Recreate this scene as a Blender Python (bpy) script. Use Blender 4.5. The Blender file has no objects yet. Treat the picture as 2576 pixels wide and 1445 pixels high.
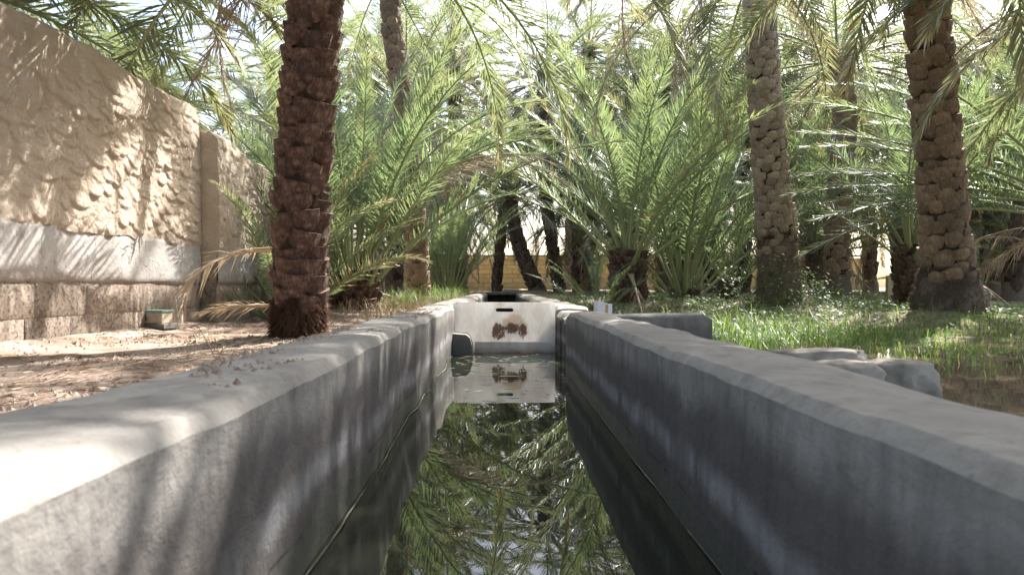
import bpy, bmesh, math, random
import numpy as np
from mathutils import Vector, Matrix, noise as mn

# ------------------------------------------------------------------ camera, sky, sun, exposure
sc = bpy.context.scene
C = sc.collection
R = math.radians
CAM_Z = 0.447
cam_d = bpy.data.cameras.new('camera')
cam = bpy.data.objects.new('camera', cam_d); C.objects.link(cam)
cam.location = (0, 0, CAM_Z)
cam.rotation_euler = (R(90), 0, R(-0.844))
cam_d.sensor_width = 36; cam_d.lens = 26.55
cam_d.clip_start = 0.02; cam_d.clip_end = 2000
cam_d.dof.use_dof = True; cam_d.dof.focus_distance = 6.0; cam_d.dof.aperture_fstop = 9.0
sc.camera = cam

SUN_EL, SUN_AZ = 48.0, 38.0          # azimuth: degrees to the right of straight ahead (+Y)
world = bpy.data.worlds.new('World'); sc.world = world; world.use_nodes = True
wn = world.node_tree.nodes; wl = world.node_tree.links
bgn = wn['Background']
sky = wn.new('ShaderNodeTexSky'); sky.sky_type = 'NISHITA'; sky.sun_disc = False
sky.sun_elevation = R(SUN_EL); sky.sun_rotation = R(SUN_AZ)
sky.air_density = 1.0; sky.dust_density = 4.0; sky.ozone_density = 1.0
wl.new(sky.outputs[0], bgn.inputs[0]); bgn.inputs[1].default_value = 0.15
sun_d = bpy.data.lights.new('sun', 'SUN'); sun_d.energy = 5.0; sun_d.angle = R(0.55); sun_d.color = (1.0, 0.975, 0.94)
sun = bpy.data.objects.new('sun', sun_d); C.objects.link(sun)
sdir = Vector((math.sin(R(SUN_AZ)) * math.cos(R(SUN_EL)), math.cos(R(SUN_AZ)) * math.cos(R(SUN_EL)), math.sin(R(SUN_EL))))
sun.rotation_euler = sdir.to_track_quat('Z', 'Y').to_euler()
sun.location = (10, 15, 20)
vs = sc.view_settings
vs.view_transform = 'Standard'; vs.look = 'None'; vs.exposure = 1.64; vs.gamma = 1.0; vs.use_curve_mapping = False
cy = sc.cycles
cy.use_denoising = True; cy.max_bounces = 7; cy.diffuse_bounces = 5; cy.glossy_bounces = 3; cy.transmission_bounces = 4
cy.use_adaptive_sampling = False; cy.sample_clamp_indirect = 6.0
try: cy.denoiser = 'OPENIMAGEDENOISE'
except Exception: pass

# ------------------------------------------------------------------ helpers
random.seed(5)
F = 1900.0
def at(x, y, Y):
    """a point of the place from its bearing in the 2576x1445 photograph and its distance ahead"""
    return Vector(((x - 1260) / F * Y, Y, CAM_Z - (y - 722) / F * Y))

def obj(name, mesh, mats=None, parent=None, loc=None, mat4=None):
    o = bpy.data.objects.new(name, mesh); C.objects.link(o)
    if mats is not None and mesh is not None and not mesh.materials:
        for m in (mats if isinstance(mats, (list, tuple)) else [mats]): mesh.materials.append(m)
    if parent is not None: o.parent = parent
    if loc is not None: o.location = loc
    if mat4 is not None: o.matrix_local = mat4
    return o

def tag(o, label=None, cat=None, group=None, kind=None):
    if label: o['label'] = label
    if cat: o['category'] = cat
    if group: o['group'] = group
    if kind: o['kind'] = kind
    return o

def empty(name, loc):
    o = bpy.data.objects.new(name, None); C.objects.link(o); o.location = loc; o.empty_display_size = 0.2
    return o

def mesh_from(name, verts, faces, smooth=True, attrs=None):
    me = bpy.data.meshes.new(name)
    if isinstance(verts, np.ndarray): verts = verts.tolist()
    if isinstance(faces, np.ndarray): faces = faces.tolist()
    me.from_pydata(verts, [], faces)
    if smooth: me.polygons.foreach_set('use_smooth', [True] * len(me.polygons))
    if attrs:
        for k, v in attrs.items():
            a = me.attributes.new(k, 'FLOAT', 'POINT'); a.data.foreach_set('value', np.asarray(v, dtype=np.float32))
    me.update()
    return me

def grid_faces(nu, nv, flip=False):
    f = []
    for i in range(nu - 1):
        for j in range(nv - 1):
            a = i * nv + j
            q = (a, a + 1, a + nv + 1, a + nv)
            f.append(q[::-1] if flip else q)
    return f

def fbm(x, y, z=0.0, o=4, sc_=1.0):
    return mn.fractal(Vector((x * sc_, y * sc_, z * sc_)), 1.0, 2.0, o)

# ------------------------------------------------------------------ materials
class NT:
    def __init__(s, name):
        s.m = bpy.data.materials.new(name); s.m.use_nodes = True
        s.n = s.m.node_tree.nodes; s.l = s.m.node_tree.links
        s.out = s.n['Material Output']; s.p = s.n['Principled BSDF']
    def node(s, t, **kw):
        nd = s.n.new(t)
        for k, v in kw.items(): setattr(nd, k, v)
        return nd
    def put(s, sock, v):
        if hasattr(v, 'links') or isinstance(v, bpy.types.NodeSocket): s.l.new(v, sock)
        else: sock.default_value = v
    def coord(s, scale=(1, 1, 1), which='Object'):
        tc = s.node('ShaderNodeTexCoord'); mp = s.node('ShaderNodeMapping')
        s.l.new(tc.outputs[which], mp.inputs[0]); mp.inputs['Scale'].default_value = scale
        return mp.outputs[0]
    def pos(s, scale=(1, 1, 1)):
        g = s.node('ShaderNodeNewGeometry'); mp = s.node('ShaderNodeMapping')
        s.l.new(g.outputs['Position'], mp.inputs[0]); mp.inputs['Scale'].default_value = scale
        return mp.outputs[0]
    def noise(s, vec, scale, detail=5, rough=0.55, dist=0.0):
        t = s.node('ShaderNodeTexNoise'); s.l.new(vec, t.inputs['Vector'])
        t.inputs['Scale'].default_value = scale; t.inputs['Detail'].default_value = detail
        t.inputs['Roughness'].default_value = rough; t.inputs['Distortion'].default_value = dist
        return t.outputs[0]
    def ramp(s, fac, stops):
        r = s.node('ShaderNodeValToRGB'); s.put(r.inputs[0], fac)
        e = r.color_ramp.elements
        while len(e) < len(stops): e.new(0.5)
        for el, (p, c) in zip(e, stops):
            el.position = p; el.color = (c, c, c, 1) if not isinstance(c, (tuple, list)) else (*c, 1)
        return r.outputs[0]
    def mix(s, fac, a, b, mode='MIX'):
        m = s.node('ShaderNodeMix', data_type='RGBA', blend_type=mode)
        s.put(m.inputs[0], fac)
        for k, v in ((6, a), (7, b)):
            if isinstance(v, (tuple, list)): v = (*v, 1) if len(v) == 3 else v
            s.put(m.inputs[k], v)
        return m.outputs[2]
    def math(s, op, a, b=0.0, c=None, clamp=False):
        m = s.node('ShaderNodeMath', operation=op, use_clamp=clamp)
        s.put(m.inputs[0], a); s.put(m.inputs[1], b)
        if c is not None: s.put(m.inputs[2], c)
        return m.outputs[0]
    def rng(s, v, a, b, c=0.0, d=1.0, smooth=True):
        m = s.node('ShaderNodeMapRange', interpolation_type='SMOOTHSTEP' if smooth else 'LINEAR')
        s.put(m.inputs[0], v)
        for i, x in enumerate((a, b, c, d)): m.inputs[i + 1].default_value = x
        return m.outputs[0]
    def sep(s, vec):
        x = s.node('ShaderNodeSeparateXYZ'); s.l.new(vec, x.inputs[0]); return x.outputs
    def bump(s, h, strength=0.4, dist=0.02):
        b = s.node('ShaderNodeBump'); s.put(b.inputs['Height'], h)
        b.inputs['Strength'].default_value = strength; b.inputs['Distance'].default_value = dist
        s.l.new(b.outputs[0], s.p.inputs['Normal']); return b.outputs[0]
    def fin(s, col, rough=0.8, spec=0.3):
        s.put(s.p.inputs['Base Color'], (*col, 1) if isinstance(col, tuple) else col)
        s.put(s.p.inputs['Roughness'], rough); s.p.inputs['Specular IOR Level'].default_value = spec
        return s.m

def leaf_material(name, c_dark, c_light, c_old, old_at, trans, tcol, rough=0.40, tip=None):
    t = NT(name)
    av = t.node('ShaderNodeAttribute', attribute_name='v').outputs['Fac']
    at_ = t.node('ShaderNodeAttribute', attribute_name='t').outputs['Fac']
    oi = t.node('ShaderNodeObjectInfo').outputs['Random']
    k = t.math('ADD', t.math('MULTIPLY', av, 0.55), t.math('MULTIPLY', oi, 0.45))
    base = t.mix(k, c_dark, c_light)
    old = t.rng(t.math('ADD', t.math('MULTIPLY', av, 0.5), t.math('MULTIPLY', oi, 0.5)), old_at, old_at + 0.16)
    if tip:
        old = t.math('MAXIMUM', old, t.math('MULTIPLY', t.rng(at_, 0.72, 1.0), tip))
    base = t.mix(old, base, c_old)
    t.fin(base, rough, 0.85)
    tr = t.node('ShaderNodeBsdfTranslucent')
    tc = t.mix(old, t.mix(k, tcol, tuple(min(1, c * 1.25) for c in tcol)), tuple(min(1, c * 1.15) for c in c_old))
    t.l.new(tc, tr.inputs[0])
    ms = t.node('ShaderNodeMixShader'); ms.inputs[0].default_value = trans
    t.l.new(t.p.outputs[0], ms.inputs[1]); t.l.new(tr.outputs[0], ms.inputs[2]); t.l.new(ms.outputs[0], t.out.inputs[0])
    return t.m

M = {}
M['leaf'] = leaf_material('palm_leaflet', (0.050, 0.070, 0.062), (0.105, 0.125, 0.098), (0.40, 0.28, 0.13), 0.74, 0.40, (0.265, 0.312, 0.125), tip=0.35)
M['leaf_young'] = leaf_material('young_palm_leaflet', (0.045, 0.070, 0.060), (0.092, 0.122, 0.092), (0.40, 0.31, 0.12), 0.85, 0.40, (0.258, 0.338, 0.130), tip=0.2)
M['leaf_dry'] = leaf_material('dry_palm_leaflet', (0.24, 0.195, 0.145), (0.38, 0.32, 0.245), (0.42, 0.31, 0.18), 0.84, 0.26, (0.34, 0.26, 0.17), rough=0.7)

def rib(name, a, b):
    t = NT(name); oi = t.node('ShaderNodeObjectInfo').outputs['Random']
    n = t.noise(t.coord((3, 30, 30)), 3.0)
    return t.fin(t.mix(t.math('ADD', t.math('MULTIPLY', n, 0.6), t.math('MULTIPLY', oi, 0.4)), a, b), 0.45, 0.5)
M['rib'] = rib('frond_midrib', (0.20, 0.25, 0.10), (0.34, 0.36, 0.19))
M['rib_dry'] = rib('dry_frond_midrib', (0.30, 0.21, 0.12), (0.45, 0.34, 0.21))

def bark(name, dark, mid, light, cut):
    t = NT(name); oi = t.node('ShaderNodeObjectInfo').outputs['Random']
    v = t.coord((1, 1, 1))
    fib = t.noise(t.coord((9, 5, 1.4)), 2.2, 7, 0.7, 0.8)
    blot = t.noise(t.coord((1.6, 1.6, 1)), 2.6, 5, 0.65)
    col = t.mix(t.ramp(fib, [(0.28, 0.0), (0.72, 1.0)]), dark, mid)
    col = t.mix(t.math('MULTIPLY', t.ramp(blot, [(0.45, 0.0), (0.7, 1.0)]), 0.75), col, light)
    hsv = t.node('ShaderNodeHueSaturation'); t.l.new(col, hsv.inputs['Color'])
    t.l.new(t.rng(oi, 0, 1, 0.72, 1.28, False), hsv.inputs['Value'])
    at_ = t.node('ShaderNodeAttribute', attribute_name='cut').outputs['Fac']
    col = t.mix(t.math('MULTIPLY', at_, 0.7), hsv.outputs[0], cut)
    t.bump(t.math('ADD', t.math('MULTIPLY', fib, 0.8), t.math('MULTIPLY', blot, 0.5)), 0.8, 0.10)
    return t.fin(col, 0.62, 0.4)
M['base_red'] = bark('reddish_leaf_base', (0.060, 0.029, 0.020), (0.215, 0.105, 0.068), (0.46, 0.30, 0.22), (0.40, 0.24, 0.14))
M['base_tan'] = bark('tan_leaf_base', (0.33, 0.26, 0.185), (0.56, 0.46, 0.345), (0.66, 0.57, 0.46), (0.42, 0.31, 0.20))
M['base_brown'] = bark('brown_leaf_base', (0.19, 0.125, 0.078), (0.40, 0.28, 0.175), (0.54, 0.42, 0.29), (0.38, 0.26, 0.15))
M['base_dark'] = bark('dark_leaf_base', (0.08, 0.052, 0.036), (0.20, 0.13, 0.088), (0.36, 0.27, 0.20), (0.28, 0.19, 0.12))

def fibre(name, a, b):
    t = NT(name)
    n = t.noise(t.coord((20, 20, 3)), 6.0, 6, 0.7, 0.6)
    t.bump(n, 0.9, 0.03)
    return t.fin(t.mix(t.ramp(n, [(0.3, 0.0), (0.7, 1.0)]), a, b), 0.9, 0.1)
M['core'] = fibre('trunk_fibre', (0.035, 0.022, 0.015), (0.11, 0.07, 0.046))
M['root'] = fibre('root_fibre', (0.12, 0.088, 0.068), (0.38, 0.295, 0.23))
M['root_red'] = fibre('reddish_root_fibre', (0.075, 0.036, 0.024), (0.30, 0.165, 0.10))

def concrete(name, dark, light, band=False):
    t = NT(name)
    p = t.pos()
    big = t.noise(p, 2.2, 5, 0.6)
    fine = t.noise(p, 38.0, 5, 0.65)
    streak = t.noise(t.pos((4.5, 4.5, 0.7)), 2.0, 6, 0.65, 0.6)
    col = t.mix(t.ramp(big, [(0.3, 0.0), (0.7, 1.0)]), dark, light)
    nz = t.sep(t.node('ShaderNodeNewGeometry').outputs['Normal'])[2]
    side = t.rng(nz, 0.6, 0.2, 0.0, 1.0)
    z = t.sep(t.pos())[2]
    zz = t.math('ADD', z, t.math('MULTIPLY', t.math('SUBTRACT', t.noise(p, 3.5, 4), 0.5), 0.09))
    # trowel swirls, scuffs, hairline cracks
    trow = t.noise(t.pos((2.0, 1.0, 2.0)), 5.0, 7, 0.68, 0.5)
    mot = t.noise(p, 17.0, 6, 0.7)
    col = t.mix(t.ramp(mot, [(0.34, 0.5), (0.50, 0.0)]), col, (0.14, 0.118, 0.098))
    col = t.mix(t.ramp(t.noise(p, 6.5, 5, 0.7), [(0.56, 0.0), (0.70, 0.4)]), col, (0.24, 0.185, 0.135))
    col = t.mix(t.ramp(trow, [(0.36, 0.35), (0.50, 0.0)]), col, (0.13, 0.118, 0.107))
    col = t.mix(t.ramp(trow, [(0.56, 0.0), (0.75, 0.30)]), col, (0.40, 0.385, 0.365))
    # shade painted into the side faces along with damp stain, ragged upper edge
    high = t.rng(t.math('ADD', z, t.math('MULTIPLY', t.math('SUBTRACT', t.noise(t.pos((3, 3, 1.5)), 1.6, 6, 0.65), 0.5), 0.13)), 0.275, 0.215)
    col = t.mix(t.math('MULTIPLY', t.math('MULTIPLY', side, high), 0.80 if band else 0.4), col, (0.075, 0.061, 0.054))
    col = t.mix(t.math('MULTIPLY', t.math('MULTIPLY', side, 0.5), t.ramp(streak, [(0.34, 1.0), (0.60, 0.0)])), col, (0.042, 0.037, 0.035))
    if band:
        # lime tide mark above the water, dark wet foot, thin cracked scum line
        lime = t.math('MULTIPLY', t.rng(zz, 0.085, 0.115), t.rng(zz, 0.165, 0.125))
        lime = t.math('MULTIPLY', lime, t.ramp(t.noise(t.pos((5, 5, 1.2)), 3.0, 4), [(0.30, 0.0), (0.62, 0.9)]))
        col = t.mix(t.math('MULTIPLY', lime, t.math('MULTIPLY', side, 0.75)), col, (0.37, 0.36, 0.355))
    wet = t.math('MULTIPLY', t.rng(zz, 0.085, 0.03), side)
    col = t.mix(t.math('MULTIPLY', wet, 0.72), col, (0.075, 0.082, 0.066))
    crk = t.math('ABSOLUTE', t.math('SUBTRACT', t.math('ADD', z, t.math('MULTIPLY', t.math('SUBTRACT', t.noise(t.pos(), 11.0, 5, 0.7), 0.5), 0.02)), 0.062))
    crk = t.math('MULTIPLY', t.rng(crk, 0.0035, 0.001), t.math('MULTIPLY', side, t.ramp(t.noise(p, 7.0, 3), [(0.46, 0.0), (0.52, 1.0)])))
    col = t.mix(crk, col, (0.02, 0.018, 0.016))
    spk = t.ramp(t.noise(p, 70.0, 2, 0.5), [(0.70, 0.0), (0.745, 0.75)])
    col = t.mix(t.math('MULTIPLY', spk, 0.6), col, (0.09, 0.06, 0.045))
    col = t.mix(t.math('MULTIPLY', fine, 0.22), col, (0.20, 0.19, 0.18))
    h = t.math('ADD', t.math('MULTIPLY', fine, 0.35), t.math('ADD', t.math('MULTIPLY', big, 0.4), t.math('ADD', t.math('MULTIPLY', streak, 0.15), t.math('ADD', t.math('MULTIPLY', trow, 0.6), t.math('MULTIPLY', mot, 0.5)))))
    t.bump(h, 0.55, 0.015)
    return t.fin(col, t.rng(wet, 0, 1, 0.86, 0.45), 0.35)
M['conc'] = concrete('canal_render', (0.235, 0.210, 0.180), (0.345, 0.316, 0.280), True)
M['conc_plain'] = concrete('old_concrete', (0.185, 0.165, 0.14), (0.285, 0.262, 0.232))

t = NT('mud_plaster'); p = t.pos()
n1 = t.noise(p, 3.0, 5, 0.6); n2 = t.noise(p, 30.0, 6, 0.65); n3 = t.noise(p, 11.0, 4, 0.6)
col = t.mix(t.ramp(n1, [(0.3, 0.0), (0.7, 1.0)]), (0.42, 0.335, 0.258), (0.53, 0.442, 0.352))
col = t.mix(t.ramp(n3, [(0.55, 0.0), (0.75, 0.5)]), col, (0.55, 0.46, 0.365))
col = t.mix(t.ramp(t.noise(p, 55.0, 2), [(0.68, 0.0), (0.74, 0.6)]), col, (0.24, 0.16, 0.105))
t.bump(t.math('ADD', n2, t.math('MULTIPLY', n3, 0.8)), 0.75, 0.03)
M['mud'] = t.fin(col, 0.92, 0.1)

t = NT('cement_band'); p = t.pos()
n1 = t.noise(p, 2.6, 5, 0.6); n2 = t.noise(p, 26.0, 6, 0.7)
col = t.mix(t.ramp(n1, [(0.3, 0.0), (0.68, 1.0)]), (0.31, 0.285, 0.26), (0.47, 0.445, 0.42))
z = t.sep(t.pos())[2]
grime = t.rng(t.math('ADD', z, t.math('MULTIPLY', t.noise(p, 3.2, 5), 0.34)), 0.84, 0.62)
col = t.mix(t.math('MULTIPLY', grime, 0.75), col, (0.27, 0.225, 0.195))
vo = t.node('ShaderNodeTexVoronoi', feature='DISTANCE_TO_EDGE'); vo.inputs['Scale'].default_value = 2.1
ds = t.node('ShaderNodeTexNoise'); t.l.new(p, ds.inputs[0]); ds.inputs['Scale'].default_value = 6.0; ds.inputs['Detail'].default_value = 6
va = t.node('ShaderNodeVectorMath', operation='MULTIPLY_ADD'); t.l.new(ds.outputs['Color'], va.inputs[0]); va.inputs[1].default_value = (0.22, 0.22, 0.22); t.l.new(p, va.inputs[2])
t.l.new(va.outputs[0], vo.inputs['Vector'])
ck = t.math('MULTIPLY', t.rng(vo.outputs['Distance'], 0.011, 0.002), t.ramp(t.noise(p, 3.0, 3), [(0.47, 0.0), (0.62, 0.8)]))
col = t.mix(ck, col, (0.10, 0.08, 0.065))
pit = t.ramp(t.noise(p, 34.0, 5, 0.75), [(0.60, 0.0), (0.68, 1.0)])
pit = t.math('MULTIPLY', pit, t.ramp(t.noise(p, 2.4, 3), [(0.42, 0.0), (0.62, 1.0)]))
col = t.mix(t.math('MULTIPLY', pit, 0.7), col, (0.16, 0.125, 0.10))
t.bump(t.math('SUBTRACT', n2, t.math('ADD', t.math('MULTIPLY', ck, 1.2), pit)), 0.6, 0.02)
M['cement'] = t.fin(col, 0.9, 0.15)

t = NT('weathered_block'); p = t.pos(); oi = t.node('ShaderNodeObjectInfo').outputs['Random']
n1 = t.noise(p, 5.0, 6, 0.65); n2 = t.noise(p, 34.0, 6, 0.75)
col = t.mix(t.ramp(n1, [(0.3, 0.0), (0.7, 1.0)]), (0.27, 0.21, 0.165), (0.42, 0.345, 0.28))
pit = t.ramp(n2, [(0.52, 0.0), (0.66, 1.0)])
col = t.mix(t.math('MULTIPLY', pit, 0.6), col, (0.17, 0.115, 0.08))
hs = t.node('ShaderNodeHueSaturation'); t.l.new(col, hs.inputs['Color']); t.l.new(t.rng(oi, 0, 1, 0.86, 1.12, False), hs.inputs['Value'])
t.bump(t.math('SUBTRACT', n2, t.math('MULTIPLY', pit, 0.7)), 0.9, 0.025)
M['block'] = t.fin(hs.outputs[0], 0.93, 0.1)

t = NT('yellow_block'); p = t.pos(); oi = t.node('ShaderNodeObjectInfo').outputs['Random']
col = t.mix(t.noise(p, 2.0, 5), (0.40, 0.285, 0.125), (0.54, 0.40, 0.20))
hs = t.node('ShaderNodeHueSaturation'); t.l.new(col, hs.inputs['Color']); t.l.new(t.rng(oi, 0, 1, 0.85, 1.12, False), hs.inputs['Value'])
t.bump(t.noise(p, 14.0, 5), 0.6, 0.03)
M['yellow'] = t.fin(hs.outputs[0], 0.9, 0.15)

t = NT('ground_soil'); p = t.pos(); s3 = t.sep(p)
n1 = t.noise(p, 1.3, 6, 0.6); n2 = t.noise(p, 16.0, 6, 0.7); n3 = t.noise(p, 60.0, 4, 0.7)
left = t.mix(t.ramp(n1, [(0.36, 0.0), (0.62, 1.0)]), (0.23, 0.170, 0.128), (0.47, 0.390, 0.32))
left = t.mix(t.ramp(n2, [(0.5, 0.0), (0.64, 0.75)]), left, (0.20, 0.12, 0.082))
right = t.mix(t.ramp(n1, [(0.4, 0.0), (0.62, 1.0)]), (0.19, 0.15, 0.10), (0.42, 0.35, 0.255))
right = t.mix(t.ramp(n2, [(0.45, 0.0), (0.7, 0.7)]), right, (0.085, 0.10, 0.045))
col = t.mix(t.rng(s3[0], -0.3, 0.3), left, right)
t.bump(t.math('ADD', n2, t.math('MULTIPLY', n3, 0.6)), 0.8, 0.04)
M['soil'] = t.fin(col, 0.93, 0.12)

def litter(name, stops):
    t = NT(name); av = t.node('ShaderNodeAttribute', attribute_name='v').outputs['Fac']
    return t.fin(t.ramp(av, stops), 0.85, 0.15)
M['litter'] = litter('dry_litter', [(0.0, (0.11, 0.062, 0.04)), (0.45, (0.25, 0.155, 0.10)), (0.8, (0.40, 0.29, 0.20)), (1.0, (0.58, 0.48, 0.36))])
M['clod'] = litter('soil_clod', [(0.0, (0.20, 0.135, 0.095)), (1.0, (0.50, 0.39, 0.30))])

t = NT('grass_blade')
av = t.node('ShaderNodeAttribute', attribute_name='v').outputs['Fac']
col = t.ramp(av, [(0.0, (0.062, 0.115, 0.040)), (0.6, (0.120, 0.205, 0.058)), (0.9, (0.22, 0.26, 0.09)), (1.0, (0.42, 0.36, 0.18))])
t.fin(col, 0.45, 0.4)
tr = t.node('ShaderNodeBsdfTranslucent'); t.l.new(t.mix(1.0, col, (1.7, 1.7, 1.0), 'MULTIPLY'), tr.inputs[0])
ms = t.node('ShaderNodeMixShader'); ms.inputs[0].default_value = 0.45
t.l.new(t.p.outputs[0], ms.inputs[1]); t.l.new(tr.outputs[0], ms.inputs[2]); t.l.new(ms.outputs[0], t.out.inputs[0])
M['grass'] = t.m
t = NT('straw_blade')
av = t.node('ShaderNodeAttribute', attribute_name='v').outputs['Fac']
M['straw'] = t.fin(t.ramp(av, [(0.0, (0.36, 0.26, 0.15)), (0.8, (0.55, 0.44, 0.29)), (1.0, (0.30, 0.33, 0.12))]), 0.7, 0.2)

def water(name, body, scum, wave):
    t = NT(name); p = t.pos()
    w1 = t.noise(t.pos((1.0, 1.6, 1)), wave, 3, 0.5, 0.3)
    w2 = t.noise(t.pos((1.0, 2.2, 1)), wave * 5, 2, 0.5)
    t.bump(t.math('ADD', w1, t.math('MULTIPLY', w2, 0.06)), 0.026, 0.02)
    col = t.mix(t.noise(p, 1.5, 4), body, tuple(c * 1.8 for c in body))
    t.fin(col, 0.004, 0.5); t.p.inputs['IOR'].default_value = 1.36
    return t.m
M['canal_water'] = water('canal_water', (0.012, 0.014, 0.009), False, 1.7)
M['flood_water'] = water('flood_water', (0.13, 0.10, 0.068), True, 3.0)

t = NT('white_plastic'); o = t.coord(); s3 = t.sep(o)
def blob(cx, cz, rx, rz):
    a = t.math('MULTIPLY', t.math('SUBTRACT', s3[0], cx), 1 / rx); b = t.math('MULTIPLY', t.math('SUBTRACT', s3[2], cz), 1 / rz)
    d = t.math('SQRT', t.math('ADD', t.math('MULTIPLY', a, a), t.math('MULTIPLY', b, b)))
    return t.rng(d, 1.15, 0.35)
nz = t.noise(t.coord((1, 1, 0.55)), 38.0, 9, 0.72, 0.5)
col = t.mix(t.ramp(t.noise(t.coord((1.4, 1, 0.6)), 7.0, 7, 0.7, 0.5), [(0.34, 0.0), (0.62, 1.0)]), (0.63, 0.585, 0.53), (0.84, 0.82, 0.79))
st = t.math('MAXIMUM', t.math('MAXIMUM', blob(-0.015, 0.145, 0.075, 0.085), blob(0.075, 0.165, 0.08, 0.065)), blob(0.15, 0.145, 0.045, 0.085))
core_ = t.math('MULTIPLY', t.rng(t.math('ADD', t.math('MULTIPLY', st, 0.31), nz), 0.695, 0.79), t.rng(st, 0.02, 0.2))
halo = t.rng(t.math('ADD', t.math('MULTIPLY', blob(0.09, 0.205, 0.13, 0.10), 0.55), t.noise(o, 15.0, 5, 0.7)), 0.86, 1.02)
col = t.mix(t.math('MULTIPLY', halo, 0.65), col, (0.55, 0.42, 0.29))
col = t.mix(t.math('MULTIPLY', core_, 0.93), col, (0.13, 0.065, 0.032))
foot = t.math('MULTIPLY', t.rng(s3[2], 0.045, 0.0), t.ramp(t.noise(t.coord((1, 1, 3)), 12.0, 5, 0.7), [(0.35, 0.2), (0.65, 1.0)]))
col = t.mix(t.math('MULTIPLY', foot, 0.8), col, (0.48, 0.30, 0.17))
col = t.mix(t.ramp(t.noise(o, 42.0, 3), [(0.715, 0.0), (0.74, 0.8)]), col, (0.2, 0.14, 0.1))
t.fin(col, 0.42, 0.4)
tr = t.node('ShaderNodeBsdfTranslucent'); t.l.new(col, tr.inputs[0])
ms = t.node('ShaderNodeMixShader'); ms.inputs[0].default_value = 0.42
t.l.new(t.p.outputs[0], ms.inputs[1]); t.l.new(tr.outputs[0], ms.inputs[2]); t.l.new(ms.outputs[0], t.out.inputs[0])
M['plastic'] = t.m

def simple(name, a, b, scale=8.0, rough=0.7, bmp=0.3):
    t = NT(name); n = t.noise(t.coord(), scale, 5, 0.6); t.bump(n, bmp, 0.01)
    return t.fin(t.mix(t.ramp(n, [(0.3, 0.0), (0.7, 1.0)]), a, b), rough, 0.3)
M['bait_body'] = simple('beige_box', (0.34, 0.28, 0.20), (0.46, 0.39, 0.29), 14)
M['bait_lid'] = simple('green_lid', (0.17, 0.30, 0.25), (0.26, 0.40, 0.33), 10, 0.6)
M['dark'] = simple('dark_hollow', (0.01, 0.009, 0.008), (0.02, 0.018, 0.015), 10, 0.9)
M['carton'] = simple('white_carton', (0.70, 0.69, 0.67), (0.82, 0.81, 0.80), 12, 0.7)
M['rust'] = simple('orange_stripe', (0.50, 0.26, 0.11), (0.58, 0.36, 0.18), 20, 0.7)
M['rock'] = simple('grey_rock', (0.15, 0.128, 0.10), (0.46, 0.41, 0.345), 7, 0.9, 0.9)
M['twig'] = simple('dry_twig', (0.30, 0.21, 0.12), (0.48, 0.37, 0.24), 20)
M['scum'] = simple('lime_scum', (0.13, 0.11, 0.08), (0.27, 0.235, 0.18), 30, 0.8)
M['wood'] = simple('cut_wood', (0.42, 0.32, 0.18), (0.55, 0.44, 0.27), 16)
M['petal'] = simple('floating_leaf', (0.12, 0.11, 0.07), (0.24, 0.21, 0.14), 16, 0.5)

# ------------------------------------------------------------------ ground
def sstep(a, b, x):
    x = min(1, max(0, (x - a) / (b - a))); return x * x * (3 - 2 * x)
MOUNDS = [(4.85, 8.1, 0.16, 1.5), (4.05, 10.9, 0.16, 1.6), (6.7, 15.0, 0.12, 1.4), (-1.55, 5.8, 0.06, 0.7), (-2.1, 10.9, 0.1, 1.2), (2.1, 12.6, 0.1, 1.2), (3.4, 14.0, 0.08, 1.3), (6.3, 10.2, 0.10, 1.6)]
def gh(x, y):
    far = sstep(8.5, 18.5, y)
    nx = fbm(x * 0.55 + 3.1, y * 0.55, 0, 4)
    n2 = fbm(x * 2.6, y * 2.6, 4, 3)
    if x < 0.02:
        z = 0.035 + 0.20 * far + 0.025 * nx + 0.014 * n2
        z += 0.05 * sstep(-3.0, -3.4, x)
    else:
        z = -0.035 + 0.28 * far + 0.030 * nx + 0.012 * n2
        z += 0.075 * sstep(5.4, 7.0, y) * (0.55 + 0.9 * nx)
        z += 0.05 * sstep(1.6, 0.7, x)
    for mx, my, h, r in MOUNDS:
        d2 = ((x - mx) ** 2 + (y - my) ** 2) / (r * r)
        if d2 < 6: z += h * math.exp(-d2 * 1.6)
    # the channel itself is cut into the ground
    if y < 19.0:
        z = z + (-0.42 - z) * (1 - sstep(0.40, 0.47, abs(x - 0.02)))
    if 4.22 < y < 4.75 and 0.0 < x < 1.25: z = -0.3
    return z
def coords(parts):
    out = []
    for a, b, st in parts:
        n = max(1, int(round((b - a) / st))); out += [a + (b - a) * i / n for i in range(n)]
    return out + [parts[-1][1]]
gx = coords([(-400, -60, 40), (-60, -14, 3.0), (-14, -5, 0.5), (-5, -0.6, 0.07), (-0.6, 0.66, 0.035), (0.66, 6, 0.09), (6, 14, 0.3), (14, 60, 3), (60, 400, 40)])
gy = coords([(-200, -20, 40), (-20, -2, 1.5), (-2, 2, 0.2), (2, 9, 0.07), (9, 20, 0.16), (20, 60, 1.2), (60, 800, 60)])
gv = [(x, y, gh(x, y)) for x in gx for y in gy]
g = obj('ground', mesh_from('ground', gv, grid_faces(len(gx), len(gy), True)), M['soil']); tag(g, kind='structure')

def water_sheet(name, x0, x1, y0, y1, z, mat):
    me = mesh_from(name, [(x0, y0, z), (x1, y0, z), (x1, y1, z), (x0, y1, z)], [(0, 1, 2, 3)])
    return tag(obj(name, me, mat), kind='structure')
water_sheet('canal_water', -0.42, 0.46, -3, 19.0, 0.0, M['canal_water'])
water_sheet('branch_water', 0.462, 1.3, 4.2, 4.8, 0.001, M['canal_water'])
water_sheet('flood_water', 0.60, 14.0, -3, 4.15, 0.004, M['flood_water'])
water_sheet('flood_water_shallow', 1.31, 14.0, 4.152, 13.0, 0.004, M['flood_water'])

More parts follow.
